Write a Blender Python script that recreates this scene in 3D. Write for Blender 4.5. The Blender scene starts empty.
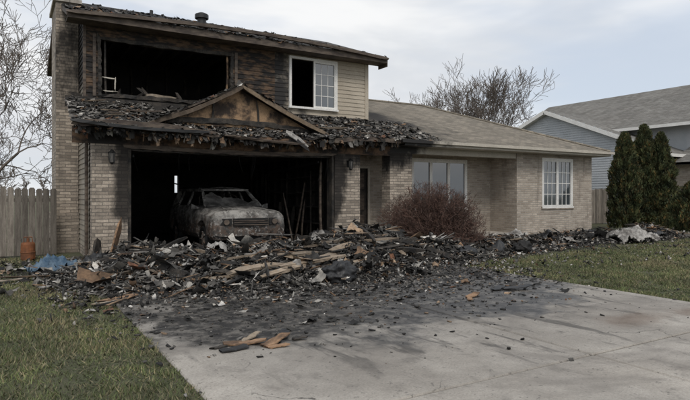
import bpy, math, random
import numpy as np
from mathutils import Vector, Matrix, noise
R=random.Random(7)
NR=np.random.default_rng(11)
scene=bpy.context.scene

# ------------------------------------------------------------------ helpers: nodes
def newmat(name):
    m=bpy.data.materials.new(name); m.use_nodes=True
    nt=m.node_tree; b=nt.nodes['Principled BSDF']
    return m,nt,b
def N(nt,t,**k):
    n=nt.nodes.new(t)
    for a,v in k.items(): setattr(n,a,v)
    return n
def link(nt,a,b): nt.links.new(a,b)
def setin(nt,sock,v):
    if hasattr(v,'links') or hasattr(v,'is_output'): nt.links.new(v,sock)
    else: sock.default_value=v
def math_(nt,op,a,b=None,clamp=False):
    n=N(nt,'ShaderNodeMath',operation=op); n.use_clamp=clamp
    setin(nt,n.inputs[0],a)
    if b is not None: setin(nt,n.inputs[1],b)
    return n.outputs[0]
def mapr(nt,v,a,b,c=0.0,d=1.0,smooth=True):
    n=N(nt,'ShaderNodeMapRange'); 
    if smooth: n.interpolation_type='SMOOTHSTEP'
    setin(nt,n.inputs[0],v)
    n.inputs[1].default_value=a;n.inputs[2].default_value=b;n.inputs[3].default_value=c;n.inputs[4].default_value=d
    return n.outputs[0]
def rgb(c): return (c[0],c[1],c[2],1.0)
def mix(nt,f,a,b,mode='MIX'):
    n=N(nt,'ShaderNodeMix',data_type='RGBA',blend_type=mode)
    setin(nt,n.inputs[0],f)
    setin(nt,n.inputs[6],rgb(a) if isinstance(a,tuple) else a)
    setin(nt,n.inputs[7],rgb(b) if isinstance(b,tuple) else b)
    return n.outputs[2]
def pos(nt):
    if '__pos' not in nt.nodes:
        n=N(nt,'ShaderNodeNewGeometry'); n.name='__pos'
    return nt.nodes['__pos'].outputs['Position']
def noise_(nt,scale,detail=4,rough=.6,vec=None,dist=0.0):
    n=N(nt,'ShaderNodeTexNoise'); n.inputs['Scale'].default_value=scale
    n.inputs['Detail'].default_value=min(detail,4.5);n.inputs['Roughness'].default_value=rough
    n.inputs['Distortion'].default_value=dist
    link(nt,vec if vec is not None else pos(nt),n.inputs['Vector'])
    return n.outputs['Fac']
def scalevec(nt,v,s):
    n=N(nt,'ShaderNodeVectorMath',operation='MULTIPLY'); link(nt,v,n.inputs[0]); n.inputs[1].default_value=s
    return n.outputs[0]
def gray(nt,f):
    cmb=N(nt,'ShaderNodeCombineColor')
    for i in range(3): link(nt,f,cmb.inputs[i])
    return cmb.outputs[0]
def blobs(nt,bl,edge=.75,lo=.5,amp=.9,nscale=1.3,zst=1.0):
    p=pos(nt); out=None
    for c,r in bl:
        s=N(nt,'ShaderNodeVectorMath',operation='SUBTRACT'); link(nt,p,s.inputs[0]); s.inputs[1].default_value=c
        d=N(nt,'ShaderNodeVectorMath',operation='DIVIDE'); link(nt,s.outputs[0],d.inputs[0]); d.inputs[1].default_value=r
        l=N(nt,'ShaderNodeVectorMath',operation='LENGTH'); link(nt,d.outputs[0],l.inputs[0])
        m=mapr(nt,l.outputs['Value'],lo,1.25,1,0,False)
        out=m if out is None else math_(nt,'MAXIMUM',out,m)
    nz=noise_(nt,nscale,6,.65,scalevec(nt,pos(nt),(1,1,zst)))
    nz=math_(nt,'MULTIPLY',math_(nt,'SUBTRACT',nz,.5),amp*2)
    s=math_(nt,'ADD',out,nz)
    s=math_(nt,'MULTIPLY',s,mapr(nt,out,0,.15))
    return mapr(nt,s,.2,edge)
def bump(nt,b,h,strength=.5,dist=.02):
    n=N(nt,'ShaderNodeBump'); n.inputs['Strength'].default_value=strength;n.inputs['Distance'].default_value=dist
    link(nt,h,n.inputs['Height']); link(nt,n.outputs[0],b.inputs['Normal'])
SOOT=(.013,.011,.010)
WALLB=[((5.0,13.4,3.2),(4.3,2.2,1.25)),((3.6,14.9,4.7),(4.5,3.0,2.0)),((9.4,13.6,3.15),(2.6,1.5,.95)),((7.72,13.4,2.0),(.42,1,1.3)),((2.3,13.4,2.0),(.42,1,1.3))]
STONEB=[((5.0,13.4,3.25),(4.5,1.6,1.3)),((9.4,13.6,3.15),(2.6,1.5,1.05)),((7.70,13.4,2.0),(.45,1,1.4)),((2.32,13.4,2.0),(.42,1,1.4)),((1.3,15.2,5.0),(.5,1.5,1.5))]
def noisy(name,c1,c2,scale=3,rough=.85,soot=None,bs=.3,bd=.01,bscale=40,tint=False,metal=0,mid=(.35,.65),stretch=None,sootkw={}):
    m,nt,b=newmat(name)
    v=pos(nt)
    if stretch: v=scalevec(nt,v,stretch)
    f=mapr(nt,noise_(nt,scale,6,.65,v),mid[0],mid[1])
    col=mix(nt,f,c1,c2)
    fn=noise_(nt,bscale,3.5,.7,v)
    fine=mapr(nt,fn,.3,.7,.72,1.2,False)
    col=mix(nt,1.0,col,gray(nt,fine),'MULTIPLY')
    if tint:
        a=N(nt,'ShaderNodeAttribute',attribute_name='tint')
        col=mix(nt,1.0,col,a.outputs['Color'],'MULTIPLY')
    if soot:
        s=blobs(nt,soot,**sootkw); col=mix(nt,s,col,SOOT)
    link(nt,col,b.inputs['Base Color']); b.inputs['Roughness'].default_value=rough; b.inputs['Metallic'].default_value=metal
    if bs>0: bump(nt,b,fn,bs,bd)
    return m
def uvn(nt):
    return N(nt,'ShaderNodeTexCoord').outputs['UV']
def brickmat(name,c1,c2,mortar,w,h,soot=None,ms=.012,bs=.6,offset=.5,rough=.9,sootkw={},wobble=0.0):
    m,nt,b=newmat(name); uv=uvn(nt)
    if wobble:
        n_=N(nt,'ShaderNodeTexNoise'); n_.inputs['Scale'].default_value=7; link(nt,uv,n_.inputs['Vector'])
        s_=N(nt,'ShaderNodeVectorMath',operation='SUBTRACT'); link(nt,n_.outputs['Color'],s_.inputs[0]); s_.inputs[1].default_value=(.5,.5,.5)
        a_=N(nt,'ShaderNodeVectorMath',operation='ADD'); link(nt,uv,a_.inputs[0]); link(nt,scalevec(nt,s_.outputs[0],(wobble*2,wobble,0)),a_.inputs[1]); uv=a_.outputs[0]
    t=N(nt,'ShaderNodeTexBrick'); link(nt,uv,t.inputs['Vector']); t.offset=offset
    t.inputs['Color1'].default_value=(0,0,0,1); t.inputs['Color2'].default_value=(1,1,1,1); t.inputs['Mortar'].default_value=(.5,.5,.5,1)
    t.inputs['Scale'].default_value=1;t.inputs['Brick Width'].default_value=w;t.inputs['Row Height'].default_value=h
    t.inputs['Mortar Size'].default_value=ms;t.inputs['Mortar Smooth'].default_value=.2;t.inputs['Bias'].default_value=0
    col=mix(nt,t.outputs['Color'],c1,c2)
    f=mapr(nt,noise_(nt,.9,5,.6),.3,.7,.76,1.15,False)
    gn=noise_(nt,30,4,.7)
    g=mapr(nt,gn,.3,.7,.72,1.28,False)
    col=mix(nt,1.0,col,gray(nt,math_(nt,'MULTIPLY',f,g)),'MULTIPLY')
    col=mix(nt,t.outputs['Fac'],col,mortar)
    gr=mapr(nt,noise_(nt,2.0,5,.65,scalevec(nt,pos(nt),(2.2,2.2,.35))),.5,.72); col=mix(nt,math_(nt,'MULTIPLY',gr,.4),col,(.10,.088,.075))
    if soot:
        s=blobs(nt,soot,**sootkw); col=mix(nt,math_(nt,'MULTIPLY',s,.93),col,SOOT)
    link(nt,col,b.inputs['Base Color']); b.inputs['Roughness'].default_value=rough
    hh=math_(nt,'ADD',math_(nt,'MULTIPLY',math_(nt,'SUBTRACT',1.0,t.outputs['Fac']),1.0),math_(nt,'MULTIPLY',gn,.6))
    bump(nt,b,hh,bs,.012)
    return m

# ------------------------------------------------------------------ materials
M={}
M['brick']=brickmat('tan_brick',(.30,.25,.20),(.475,.41,.34),(.34,.31,.27),.24,.075,WALLB,sootkw=dict(nscale=1.8,zst=.5))
M['stone']=brickmat('ledge_stone',(.22,.185,.15),(.50,.425,.345),(.18,.16,.135),.27,.078,STONEB,ms=.008,wobble=.03,bs=.9,sootkw=dict(nscale=2.4,zst=.5,amp=.9,lo=.4))
ROOFB=[((4.2,13.6,3.4),(7.6,5,4))]
M['shingle']=brickmat('roof_shingles',(.15,.13,.10),(.255,.22,.172),(.085,.075,.062),.30,.14,ROOFB,ms=.008,bs=.5,sootkw=dict(nscale=.9,lo=.55))
M['shingle2']=brickmat('charred_shingles',(.035,.03,.027),(.09,.08,.07),(.02,.02,.02),.30,.14,[((3,15,6),(6,6,3))],ms=.01)
M['shingleN']=brickmat('neighbour_shingles',(.14,.13,.115),(.22,.21,.19),(.09,.09,.085),.30,.14,None,ms=.008)
M['siding']=noisy('tan_siding',(.39,.335,.26),(.47,.41,.325),1.2,.7,WALLB,.15,.004,60,sootkw=dict(lo=.5,nscale=1.6))
M['sidingC']=noisy('charred_wood_siding',(.12,.075,.045),(.015,.013,.012),2.6,.85,None,.6,.01,50,stretch=(1,1,3),mid=(.38,.58))
M['sidingL']=noisy('sooty_side_siding',(.36,.32,.26),(.26,.225,.18),.8,.7,[((1.5,15,5.2),(1.5,2.5,1.3))],.15,.004,60)
M['sidingN']=noisy('grey_siding',(.38,.40,.415),(.45,.465,.475),1.2,.7)
M['white']=noisy('white_trim',(.72,.70,.66),(.80,.785,.75),3,.5,None,.05,.002)
M['trimS']=noisy('smoked_trim',(.42,.38,.32),(.50,.46,.39),2,.6,[((4.5,13.3,3.1),(4.8,2,1.6)),((9,13,3.1),(2.3,1.4,.8))],.1,.003,sootkw=dict(nscale=2.5))
M['fasciaM']=noisy('burnt_fascia',(.045,.032,.025),(.13,.10,.075),2.5,.7,None,.3,.005,stretch=(1,1,4))
M['rust']=noisy('scorched_header',(.19,.115,.068),(.016,.013,.012),1.7,.8,None,.5,.01,30,mid=(.38,.58),stretch=(1,1,1.4))
M['osb']=noisy('scorched_plywood',(.33,.215,.125),(.035,.024,.018),1.9,.85,None,.3,.006,35,mid=(.40,.60))
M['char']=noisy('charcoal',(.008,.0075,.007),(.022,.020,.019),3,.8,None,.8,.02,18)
M['charwood']=noisy('charred_timber',(.014,.013,.012),(.06,.05,.04),5,.8,None,.9,.015,30)
M['greyplank']=noisy('singed_timber',(.27,.215,.155),(.36,.30,.235),5,.85,None,.4,.006,30,tint=True)
M['debris']=noisy('rubble_pieces',(.7,.7,.7),(1.2,1.17,1.12),6,.85,None,.6,.01,30,tint=True)
M['black']=noisy('black_metal',(.012,.012,.012),(.02,.02,.02),3,.5)
M['sootfloor']=noisy('sooty_floor',(.02,.02,.02),(.05,.047,.044),2,.8)
M['fence']=noisy('weathered_fence_wood',(.14,.12,.10),(.25,.22,.185),3,.9,None,.5,.006,30,tint=True,stretch=(6,6,.6))
M['bark']=noisy('bare_bark',(.085,.068,.055),(.15,.125,.105),4,.9,None,0,.01,20)
M['twig']=noisy('shrub_twigs',(.062,.036,.029),(.12,.072,.056),5,.85,None,0,tint=True)
M['ever']=noisy('evergreen_foliage',(.028,.040,.014),(.070,.076,.025),3,.8,None,0,tint=True)
M['dirt']=noisy('planting_bed_soil',(.045,.038,.030),(.10,.085,.065),4,.95,None,.9,.03,20)
M['blue']=noisy('blue_cloth',(.04,.085,.14),(.11,.16,.21),5,.8,None,.5,.01,20)
M['bag']=noisy('melted_black_plastic',(.012,.012,.013),(.03,.03,.03),4,.5,None,.5,.01,20)
M['card']=noisy('singed_board',(.31,.19,.11),(.10,.06,.035),4,.85,None,.3,.006,25,mid=(.4,.62))
M['insul']=noisy('ashen_insulation',(.44,.42,.39),(.12,.11,.10),4,.95,None,.9,.02,18)
M['rustcan']=noisy('rusty_metal',(.24,.085,.03),(.11,.045,.02),5,.75,None,.4,.006)
def carmat():
    m,nt,b=newmat('burnt_car_paint')
    z=N(nt,'ShaderNodeSeparateXYZ'); link(nt,pos(nt),z.inputs[0])
    f=mapr(nt,noise_(nt,2.6,7,.7),.36,.58)
    col=mix(nt,f,(.33,.315,.29),(.075,.070,.064))
    r=mapr(nt,math_(nt,'ADD',z.outputs[2],math_(nt,'MULTIPLY',noise_(nt,4,5,.7),.8)),1.0,1.5,1,0)
    rc=mix(nt,mapr(nt,noise_(nt,6,5,.7),.38,.6),(.085,.050,.032),(.022,.020,.018))
    col=mix(nt,math_(nt,'MULTIPLY',r,.88),col,rc)
    w=mapr(nt,noise_(nt,9,6,.75),.54,.62)
    col=mix(nt,math_(nt,'MULTIPLY',w,.5),col,(.48,.46,.43))
    link(nt,col,b.inputs['Base Color']); b.inputs['Roughness'].default_value=.75
    bump(nt,b,noise_(nt,10,6,.7),.8,.02); return m
M['car']=carmat()
M['ashglass']=noisy('ash_coated_glass',(.22,.21,.195),(.05,.048,.045),3,.5,None,.4,.006,20)
def glassmat():
    m,nt,b=newmat('window_glass'); 
    b.inputs['Base Color'].default_value=(.05,.06,.067,1); b.inputs['Roughness'].default_value=.06
    b.inputs['IOR'].default_value=2.2
    bump(nt,b,noise_(nt,1.2,2,.5),.1,.02)
    return m
M['glass']=glassmat()
def concrete():
    m,nt,b=newmat('driveway_concrete')
    f=mapr(nt,noise_(nt,.9,7,.65),.3,.7)
    col=mix(nt,f,(.37,.335,.29),(.51,.47,.415))
    gn=noise_(nt,55,4,.8)
    g=mapr(nt,gn,.3,.7,.72,1.2,False)
    col=mix(nt,1.0,col,gray(nt,g),'MULTIPLY')
    sp=mapr(nt,noise_(nt,24,3,.6),.62,.69); col=mix(nt,math_(nt,'MULTIPLY',sp,.6),col,(.08,.075,.07))
    w=mapr(nt,noise_(nt,.5,7,.72,dist=.8),.47,.66); col=mix(nt,math_(nt,'MULTIPLY',w,.6),col,(.18,.16,.14))
    w2=mapr(nt,noise_(nt,2.4,6,.75,dist=.5),.52,.70); col=mix(nt,math_(nt,'MULTIPLY',w2,.45),col,(.14,.125,.11))
    v=N(nt,'ShaderNodeTexVoronoi',feature='DISTANCE_TO_EDGE'); v.inputs['Scale'].default_value=.42
    dn=N(nt,'ShaderNodeTexNoise'); dn.inputs['Scale'].default_value=2.5; dn.inputs['Detail'].default_value=5; link(nt,pos(nt),dn.inputs['Vector'])
    ad=N(nt,'ShaderNodeVectorMath',operation='ADD'); link(nt,pos(nt),ad.inputs[0]); 
    sc=scalevec(nt,dn.outputs['Color'],(.45,.45,0)); link(nt,sc,ad.inputs[1]); link(nt,ad.outputs[0],v.inputs['Vector'])
    cr=math_(nt,'MULTIPLY',mapr(nt,v.outputs['Distance'],.0,.004,1,0),mapr(nt,noise_(nt,.6,2,.5),.50,.56))
    s=blobs(nt,[((4.6,10.0,0),(5.0,5.1,3)),((5.4,6.4,0),(2.4,1.7,3)),((2.9,6.5,0),(2.0,1.5,3))],edge=.6,lo=.55,amp=.95,nscale=1.0)
    s2=mapr(nt,noise_(nt,5,7,.78),.36,.58,.5,1.0)
    wash=blobs(nt,[((4.6,8.2,0),(6.0,6.6,3))],edge=.85,lo=.5,amp=.7,nscale=.6)
    col=mix(nt,math_(nt,'MULTIPLY',wash,.45),col,(.10,.092,.082))
    col=mix(nt,math_(nt,'MULTIPLY',math_(nt,'MULTIPLY',s,s2),.98),col,(.021,.020,.019))
    dr=mapr(nt,noise_(nt,1.5,5,.7,scalevec(nt,pos(nt),(2.2,.5,1)),.6),.54,.64)
    dm=blobs(nt,[((4.8,6.0,0),(4.2,3.2,3))],edge=.9,lo=.5,amp=.2)
    col=mix(nt,math_(nt,'MULTIPLY',math_(nt,'MULTIPLY',dr,dm),.75),col,(.05,.046,.042))
    col=mix(nt,math_(nt,'MULTIPLY',cr,.85),col,(.05,.045,.04))
    st=blobs(nt,[((6.3,3.9,0),(.9,.35,2)),((7.4,3.7,0),(.6,.3,2))],edge=.9,lo=.1); col=mix(nt,math_(nt,'MULTIPLY',st,.5),col,(.10,.055,.03))
    link(nt,col,b.inputs['Base Color'])
    link(nt,mapr(nt,s,0,1,.9,.42),b.inputs['Roughness'])
    bump(nt,b,math_(nt,'SUBTRACT',gn,cr),.35,.008)
    return m
M['concrete']=concrete()
def groundmat():
    m,nt,b=newmat('lawn_soil')
    f=mapr(nt,noise_(nt,.8,7,.7),.35,.65)
    col=mix(nt,f,(.078,.088,.042),(.120,.120,.065))
    g=mapr(nt,noise_(nt,14,5,.8),.35,.7); col=mix(nt,math_(nt,'MULTIPLY',g,.7),col,(.075,.062,.042))
    s=blobs(nt,[((3.5,12,0),(5.5,3.6,3)),((12,11.2,0),(9,2.2,3))],edge=.9,lo=.4,nscale=1.4)
    col=mix(nt,math_(nt,'MULTIPLY',s,.9),col,(.02,.018,.016))
    link(nt,col,b.inputs['Base Color']); b.inputs['Roughness'].default_value=.95
    bump(nt,b,noise_(nt,25,5,.8),.9,.04); return m
M['ground']=groundmat()
M['grass']=noisy('grass_blades',(.75,.77,.72),(1.25,1.2,1.1),.9,.8,None,.0,.001,3,tint=True)
def moundmat():
    m,nt,b=newmat('burnt_rubble')
    f=mapr(nt,noise_(nt,7,8,.75),.4,.62)
    col=mix(nt,f,(.014,.013,.012),(.095,.088,.08))
    w=mapr(nt,noise_(nt,16,6,.8),.56,.66); col=mix(nt,math_(nt,'MULTIPLY',w,.8),col,(.32,.31,.29))
    link(nt,col,b.inputs['Base Color']); b.inputs['Roughness'].default_value=.9
    bump(nt,b,noise_(nt,22,8,.8),1.0,.06); return m
M['mound']=moundmat()

# ------------------------------------------------------------------ helpers: mesh
class MB:
    def __init__(s): s.v=[];s.f=[];s.m=[];s.t=[];s.mats=[]
    def mi(s,k):
        if k not in s.mats: s.mats.append(k)
        return s.mats.index(k)
    def poly(s,pts,k,t=(1,1,1)):
        b=len(s.v); s.v+= [tuple(p) for p in pts]; s.f.append(tuple(range(b,b+len(pts)))); s.m.append(s.mi(k)); s.t.append(t)
    def hexa(s,p,k,t=(1,1,1)):
        b=len(s.v); s.v+=[tuple(q) for q in p]
        for f in ((0,3,2,1),(4,5,6,7),(0,1,5,4),(1,2,6,5),(2,3,7,6),(3,0,4,7)):
            s.f.append(tuple(b+i for i in f)); s.m.append(s.mi(k)); s.t.append(t)
    def box(s,x0,x1,y0,y1,z0,z1,k,t=(1,1,1)):
        s.hexa([(x0,y0,z0),(x1,y0,z0),(x1,y1,z0),(x0,y1,z0),(x0,y0,z1),(x1,y0,z1),(x1,y1,z1),(x0,y1,z1)],k,t)
    def beam(s,a,b,w,h,k,t=(1,1,1),roll=0):
        a=Vector(a);b=Vector(b);d=(b-a).normalized()
        up=Vector((0,0,1)) if abs(d.z)<.95 else Vector((1,0,0))
        u=d.cross(up).normalized(); v=u.cross(d)
        if roll: 
            q=Matrix.Rotation(roll,3,d); u=q@u; v=q@v
        u*=w/2; v*=h/2
        s.hexa([a-u-v,a+u-v,b+u-v,b-u-v,a-u+v,a+u+v,b+u+v,b-u+v],k,t)
    def rough(s,a,b,w,h,k,t=(1,1,1),roll=0,jit=.22,ns=5):
        a=Vector(a);b=Vector(b);d=(b-a);L=d.length;d.normalize()
        up=Vector((0,0,1)) if abs(d.z)<.95 else Vector((1,0,0))
        u=d.cross(up).normalized(); v=u.cross(d); q=Matrix.Rotation(roll,3,d); u=q@u; v=q@v
        bow=R.uniform(-.03,.03)*L
        b0=len(s.v); mi=s.mi(k)
        for i in range(ns+1):
            f=i/ns; c=a+d*L*f+v*bow*math.sin(math.pi*f)
            taper=.55 if i in(0,ns) else 1
            for (su,sv) in ((-1,-1),(1,-1),(1,1),(-1,1)):
                p=c+u*su*w/2*(taper+R.uniform(-jit,jit*.5))+v*sv*h/2*(taper+R.uniform(-jit,jit*.5))
                if i in(0,ns): p+=d*R.uniform(-.06,.06)
                s.v.append(tuple(p))
        for i in range(ns):
            for j in range(4):
                j2=(j+1)%4; s.f.append((b0+i*4+j,b0+i*4+j2,b0+(i+1)*4+j2,b0+(i+1)*4+j)); s.m.append(mi)
                q=R.uniform(.75,1.15); s.t.append((t[0]*q,t[1]*q,t[2]*q))
        s.f.append((b0+3,b0+2,b0+1,b0)); s.m.append(mi); s.t.append((t[0]*.3,t[1]*.3,t[2]*.3))
        e=b0+ns*4; s.f.append((e,e+1,e+2,e+3)); s.m.append(mi); s.t.append((t[0]*.3,t[1]*.3,t[2]*.3))
    def slab(s,top,th,k,k2=None,k3=None):
        n=len(top); bot=[(p[0],p[1],p[2]-th) for p in top]
        s.poly(top,k); s.poly(bot[::-1],k2 or k)
        for i in range(n):
            j=(i+1)%n; s.poly([top[i],bot[i],bot[j],top[j]],k3 or k2 or k)
    def tube(s,pts,rad,k,sides=4,t=(1,1,1),cap=True):
        b=len(s.v); n=len(pts); mi=s.mi(k)
        for i in range(n):
            p=Vector(pts[i]); d=(Vector(pts[min(i+1,n-1)])-Vector(pts[max(i-1,0)]))
            if d.length<1e-6: d=Vector((0,0,1))
            d.normalize(); up=Vector((0,0,1)) if abs(d.z)<.9 else Vector((1,0,0))
            u=d.cross(up).normalized(); w=u.cross(d)
            for j in range(sides):
                a=2*math.pi*j/sides; q=p+(u*math.cos(a)+w*math.sin(a))*rad[i]; s.v.append((q.x,q.y,q.z))
        for i in range(n-1):
            for j in range(sides):
                j2=(j+1)%sides
                s.f.append((b+i*sides+j,b+i*sides+j2,b+(i+1)*sides+j2,b+(i+1)*sides+j)); s.m.append(mi); s.t.append(t)
        if cap and sides>3:
            s.f.append(tuple(b+j for j in range(sides))[::-1]); s.m.append(mi); s.t.append(t)
            s.f.append(tuple(b+(n-1)*sides+j for j in range(sides))); s.m.append(mi); s.t.append(t)
    def wally(s,x0,x1,y0,y1,z0,z1,ops,k):
        xs=sorted(set([x0,x1]+[max(x0,min(x1,a)) for o in ops for a in o[:2]])); zs=sorted(set([z0,z1]+[max(z0,min(z1,a)) for o in ops for a in o[2:]]))
        for i in range(len(xs)-1):
            for j in range(len(zs)-1):
                cx=(xs[i]+xs[i+1])/2; cz=(zs[j]+zs[j+1])/2
                if any(o[0]<cx<o[1] and o[2]<cz<o[3] for o in ops): continue
                s.box(xs[i],xs[i+1],y0,y1,zs[j],zs[j+1],k)
    def siding(s,a0,a1,z0,z1,fn,ops,k,h=.125,kf=None,topfn=None):
        z=z0
        while z<z1-1e-4:
            zt=min(z+h,z1); A0,A1=a0,a1
            if topfn: 
                A0,A1=topfn((z+zt)/2,a0,a1)
                if A1-A0<.05: break
            cuts=[(o[0],o[1]) for o in ops if o[2]<(z+zt)/2<o[3]]
            segs=[(A0,A1)]
            for c in cuts:
                ns=[]
                for g in segs:
                    if c[1]<=g[0] or c[0]>=g[1]: ns.append(g); continue
                    if c[0]>g[0]: ns.append((g[0],c[0]))
                    if c[1]<g[1]: ns.append((c[1],g[1]))
                segs=ns
            for g in segs:
                kk=kf(g,z) if kf else k
                s.poly([fn(g[0],.026,z),fn(g[1],.026,z),fn(g[1],.008,zt),fn(g[0],.008,zt)],kk)
                s.poly([fn(g[0],.004,z),fn(g[1],.004,z),fn(g[1],.026,z),fn(g[0],.026,z)],kk)
            z=zt
    def build(s,name,parent=None,smooth=False,uv=True):
        me=bpy.data.meshes.new(name); me.from_pydata(s.v,[],s.f)
        for k in s.mats: me.materials.append(M[k])
        me.polygons.foreach_set('material_index',s.m)
        at=me.attributes.new('tint','FLOAT_COLOR','FACE')
        at.data.foreach_set('color',np.array([(a[0],a[1],a[2],1) for a in s.t],dtype=np.float32).ravel())
        me.update()
        if uv:
            l=me.uv_layers.new(name='UVMap'); buf=np.zeros(len(me.loops)*2,dtype=np.float32)
            for p in me.polygons:
                n=p.normal
                if abs(n.z)>.985: h=Vector((1,0,0)); v=Vector((0,1,0))
                else:
                    h=Vector((0,0,1)).cross(n).normalized(); v=n.cross(h)
                for li in p.loop_indices:
                    c=me.vertices[me.loops[li].vertex_index].co
                    buf[li*2]=c.dot(h); buf[li*2+1]=c.dot(v)
            l.data.foreach_set('uv',buf)
        if smooth: me.polygons.foreach_set('use_smooth',[True]*len(me.polygons))
        o=bpy.data.objects.new(name,me); scene.collection.objects.link(o)
        if parent: o.parent=parent
        return o
def empty(name):
    e=bpy.data.objects.new(name,None); scene.collection.objects.link(e); return e
def npmesh(name,V,F,matkey,tint=None,parent=None,smooth=False):
    k=F.shape[1]; me=bpy.data.meshes.new(name)
    me.vertices.add(len(V)); me.vertices.foreach_set('co',V.astype(np.float32).ravel())
    me.loops.add(F.size); me.loops.foreach_set('vertex_index',F.astype(np.int32).ravel())
    me.polygons.add(len(F)); me.polygons.foreach_set('loop_start',np.arange(0,F.size,k,dtype=np.int32))
    try: me.polygons.foreach_set('loop_total',np.full(len(F),k,dtype=np.int32))
    except Exception: pass
    me.update(calc_edges=True)
    me.materials.append(M[matkey])
    if tint is not None:
        at=me.attributes.new('tint','FLOAT_COLOR','FACE')
        at.data.foreach_set('color',np.concatenate([tint,np.ones((len(F),1))],1).astype(np.float32).ravel())
    if smooth: me.polygons.foreach_set('use_smooth',[True]*len(F))
    o=bpy.data.objects.new(name,me); scene.collection.objects.link(o)
    if parent: o.parent=parent
    return o
def euler_mats(rx,ry,rz):
    cx,sx,cy,sy,cz,sz=np.cos(rx),np.sin(rx),np.cos(ry),np.sin(ry),np.cos(rz),np.sin(rz)
    m=np.empty((len(rx),3,3))
    m[:,0,0]=cz*cy;m[:,0,1]=cz*sy*sx-sz*cx;m[:,0,2]=cz*sy*cx+sz*sx
    m[:,1,0]=sz*cy;m[:,1,1]=sz*sy*sx+cz*cx;m[:,1,2]=sz*sy*cx-cz*sx
    m[:,2,0]=-sy;m[:,2,1]=cy*sx;m[:,2,2]=cy*cx
    return m
def shards(name,loc,size,rot,tint,matkey='debris',parent=None,jit=.28):
    n=len(loc)
    T=np.array([(-1,-1,-1),(1,-1,-1),(1,1,-1),(-1,1,-1),(-1,-1,1),(1,-1,1),(1,1,1),(-1,1,1)],float)*.5
    FT=np.array([(0,3,2,1),(4,5,6,7),(0,1,5,4),(1,2,6,5),(2,3,7,6),(3,0,4,7)])
    V=T[None]+NR.uniform(-jit,jit,(n,8,3)); V=V*size[:,None,:]
    V=np.einsum('nij,nkj->nki',euler_mats(rot[:,0],rot[:,1],rot[:,2]),V)+loc[:,None,:]
    F=(FT[None]+8*np.arange(n)[:,None,None]).reshape(-1,4)
    tt=np.repeat(tint,6,axis=0)
    return npmesh(name,V.reshape(-1,3),F,matkey,tt,parent)
def flakes(name,loc,size,rot,tint,matkey='debris',parent=None,curl=.25,jit=.13):
    n=len(loc); nx,ny=5,4
    gx,gy=np.meshgrid(np.linspace(-.5,.5,nx),np.linspace(-.5,.5,ny)); T=np.stack([gx.ravel(),gy.ravel(),np.zeros(nx*ny)],1)
    V=np.repeat(T[None],n,0); V[:,:,:2]+=NR.uniform(-jit,jit,(n,nx*ny,2))
    c1=NR.normal(0,curl,n)[:,None]; c2=NR.normal(0,curl,n)[:,None]; c3=NR.normal(0,curl,n)[:,None]
    x,y=T[None,:,0],T[None,:,1]
    z=(c1*4*x*x+c2*3*x*y+c3*3*y*y)*size[:,0:1]*.5+NR.normal(0,.05,(n,nx*ny))*size[:,0:1]
    V[:,:,0]*=size[:,0:1]; V[:,:,1]*=size[:,1:2]; V[:,:,2]=z
    V=np.einsum('nij,nkj->nki',euler_mats(rot[:,0],rot[:,1],rot[:,2]),V)+loc[:,None,:]
    F=[]
    for j in range(ny-1):
        for i in range(nx-1):
            a=j*nx+i; F.append((a,a+1,a+nx+1,a+nx))
    F=np.array(F); q=len(F)
    FF=(F[None]+nx*ny*np.arange(n)[:,None,None]).reshape(-1,4)
    tt=np.repeat(tint,q,axis=0)*NR.uniform(.8,1.2,(n*q,1))
    return npmesh(name,V.reshape(-1,3),FF,matkey,tt,parent)
PAL=np.array([(.014,.013,.012),(.034,.032,.029),(.078,.073,.066),(.17,.16,.148),(.32,.305,.28),(.55,.53,.50),(.15,.095,.058),(.28,.20,.135),(.12,.055,.03)])
def pick(n,p):
    p=np.array(p,float);p/=p.sum()
    c=PAL[NR.choice(len(PAL),n,p=p)]
    return c*NR.uniform(.7,1.25,(n,1))
def fbm(x,y,z=0,o=4): return noise.fractal(Vector((x,y,z)),.8,2.0,o)

# ------------------------------------------------------------------ camera & light
YAW=math.radians(30.9)
cam=bpy.data.cameras.new('camera'); co=bpy.data.objects.new('camera',cam); scene.collection.objects.link(co)
co.location=(0,0,1.5); co.rotation_euler=(math.radians(90),0,-YAW); cam.lens=29.2; cam.sensor_width=36; cam.shift_y=-6/690
cam.clip_end=2000; scene.camera=co
w=bpy.data.worlds.new("World"); scene.world=w; w.use_nodes=True; nt=w.node_tree
bg=nt.nodes['Background']; sky=N(nt,'ShaderNodeTexSky',sky_type='NISHITA'); sky.sun_disc=False
SE,SR=math.radians(48),math.radians(200)
sky.sun_elevation=SE; sky.sun_rotation=SR
tc=N(nt,'ShaderNodeTexCoord').outputs['Generated']
v=scalevec(nt,tc,(1,1,3.4))
f=mapr(nt,noise_(nt,1.6,7,.56,v,.5),.36,.62)
g=noise_(nt,2.6,6,.58,v,.3)
cl=mix(nt,mapr(nt,g,.35,.65),(6.6,6.85,7.2),(8.6,8.65,8.7))
hz=mix(nt,.7,sky.outputs[0],(6.0,6.75,7.9))
mx=mix(nt,mapr(nt,f,0,1,.3,1.0,False),hz,cl)
link(nt,mx,bg.inputs['Color']); bg.inputs['Strength'].default_value=.11
sl=bpy.data.lights.new('sun','SUN'); sl.energy=1.5; sl.angle=math.radians(20); sl.color=(1,.95,.88)
so=bpy.data.objects.new('sun',sl); scene.collection.objects.link(so)
sd=Vector((math.sin(SR)*math.cos(SE),math.cos(SR)*math.cos(SE),math.sin(SE)))
so.rotation_euler=sd.to_track_quat('Z','Y').to_euler()
try:
    scene.view_settings.view_transform='Standard'; scene.view_settings.look='None'
except Exception: pass

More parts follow.
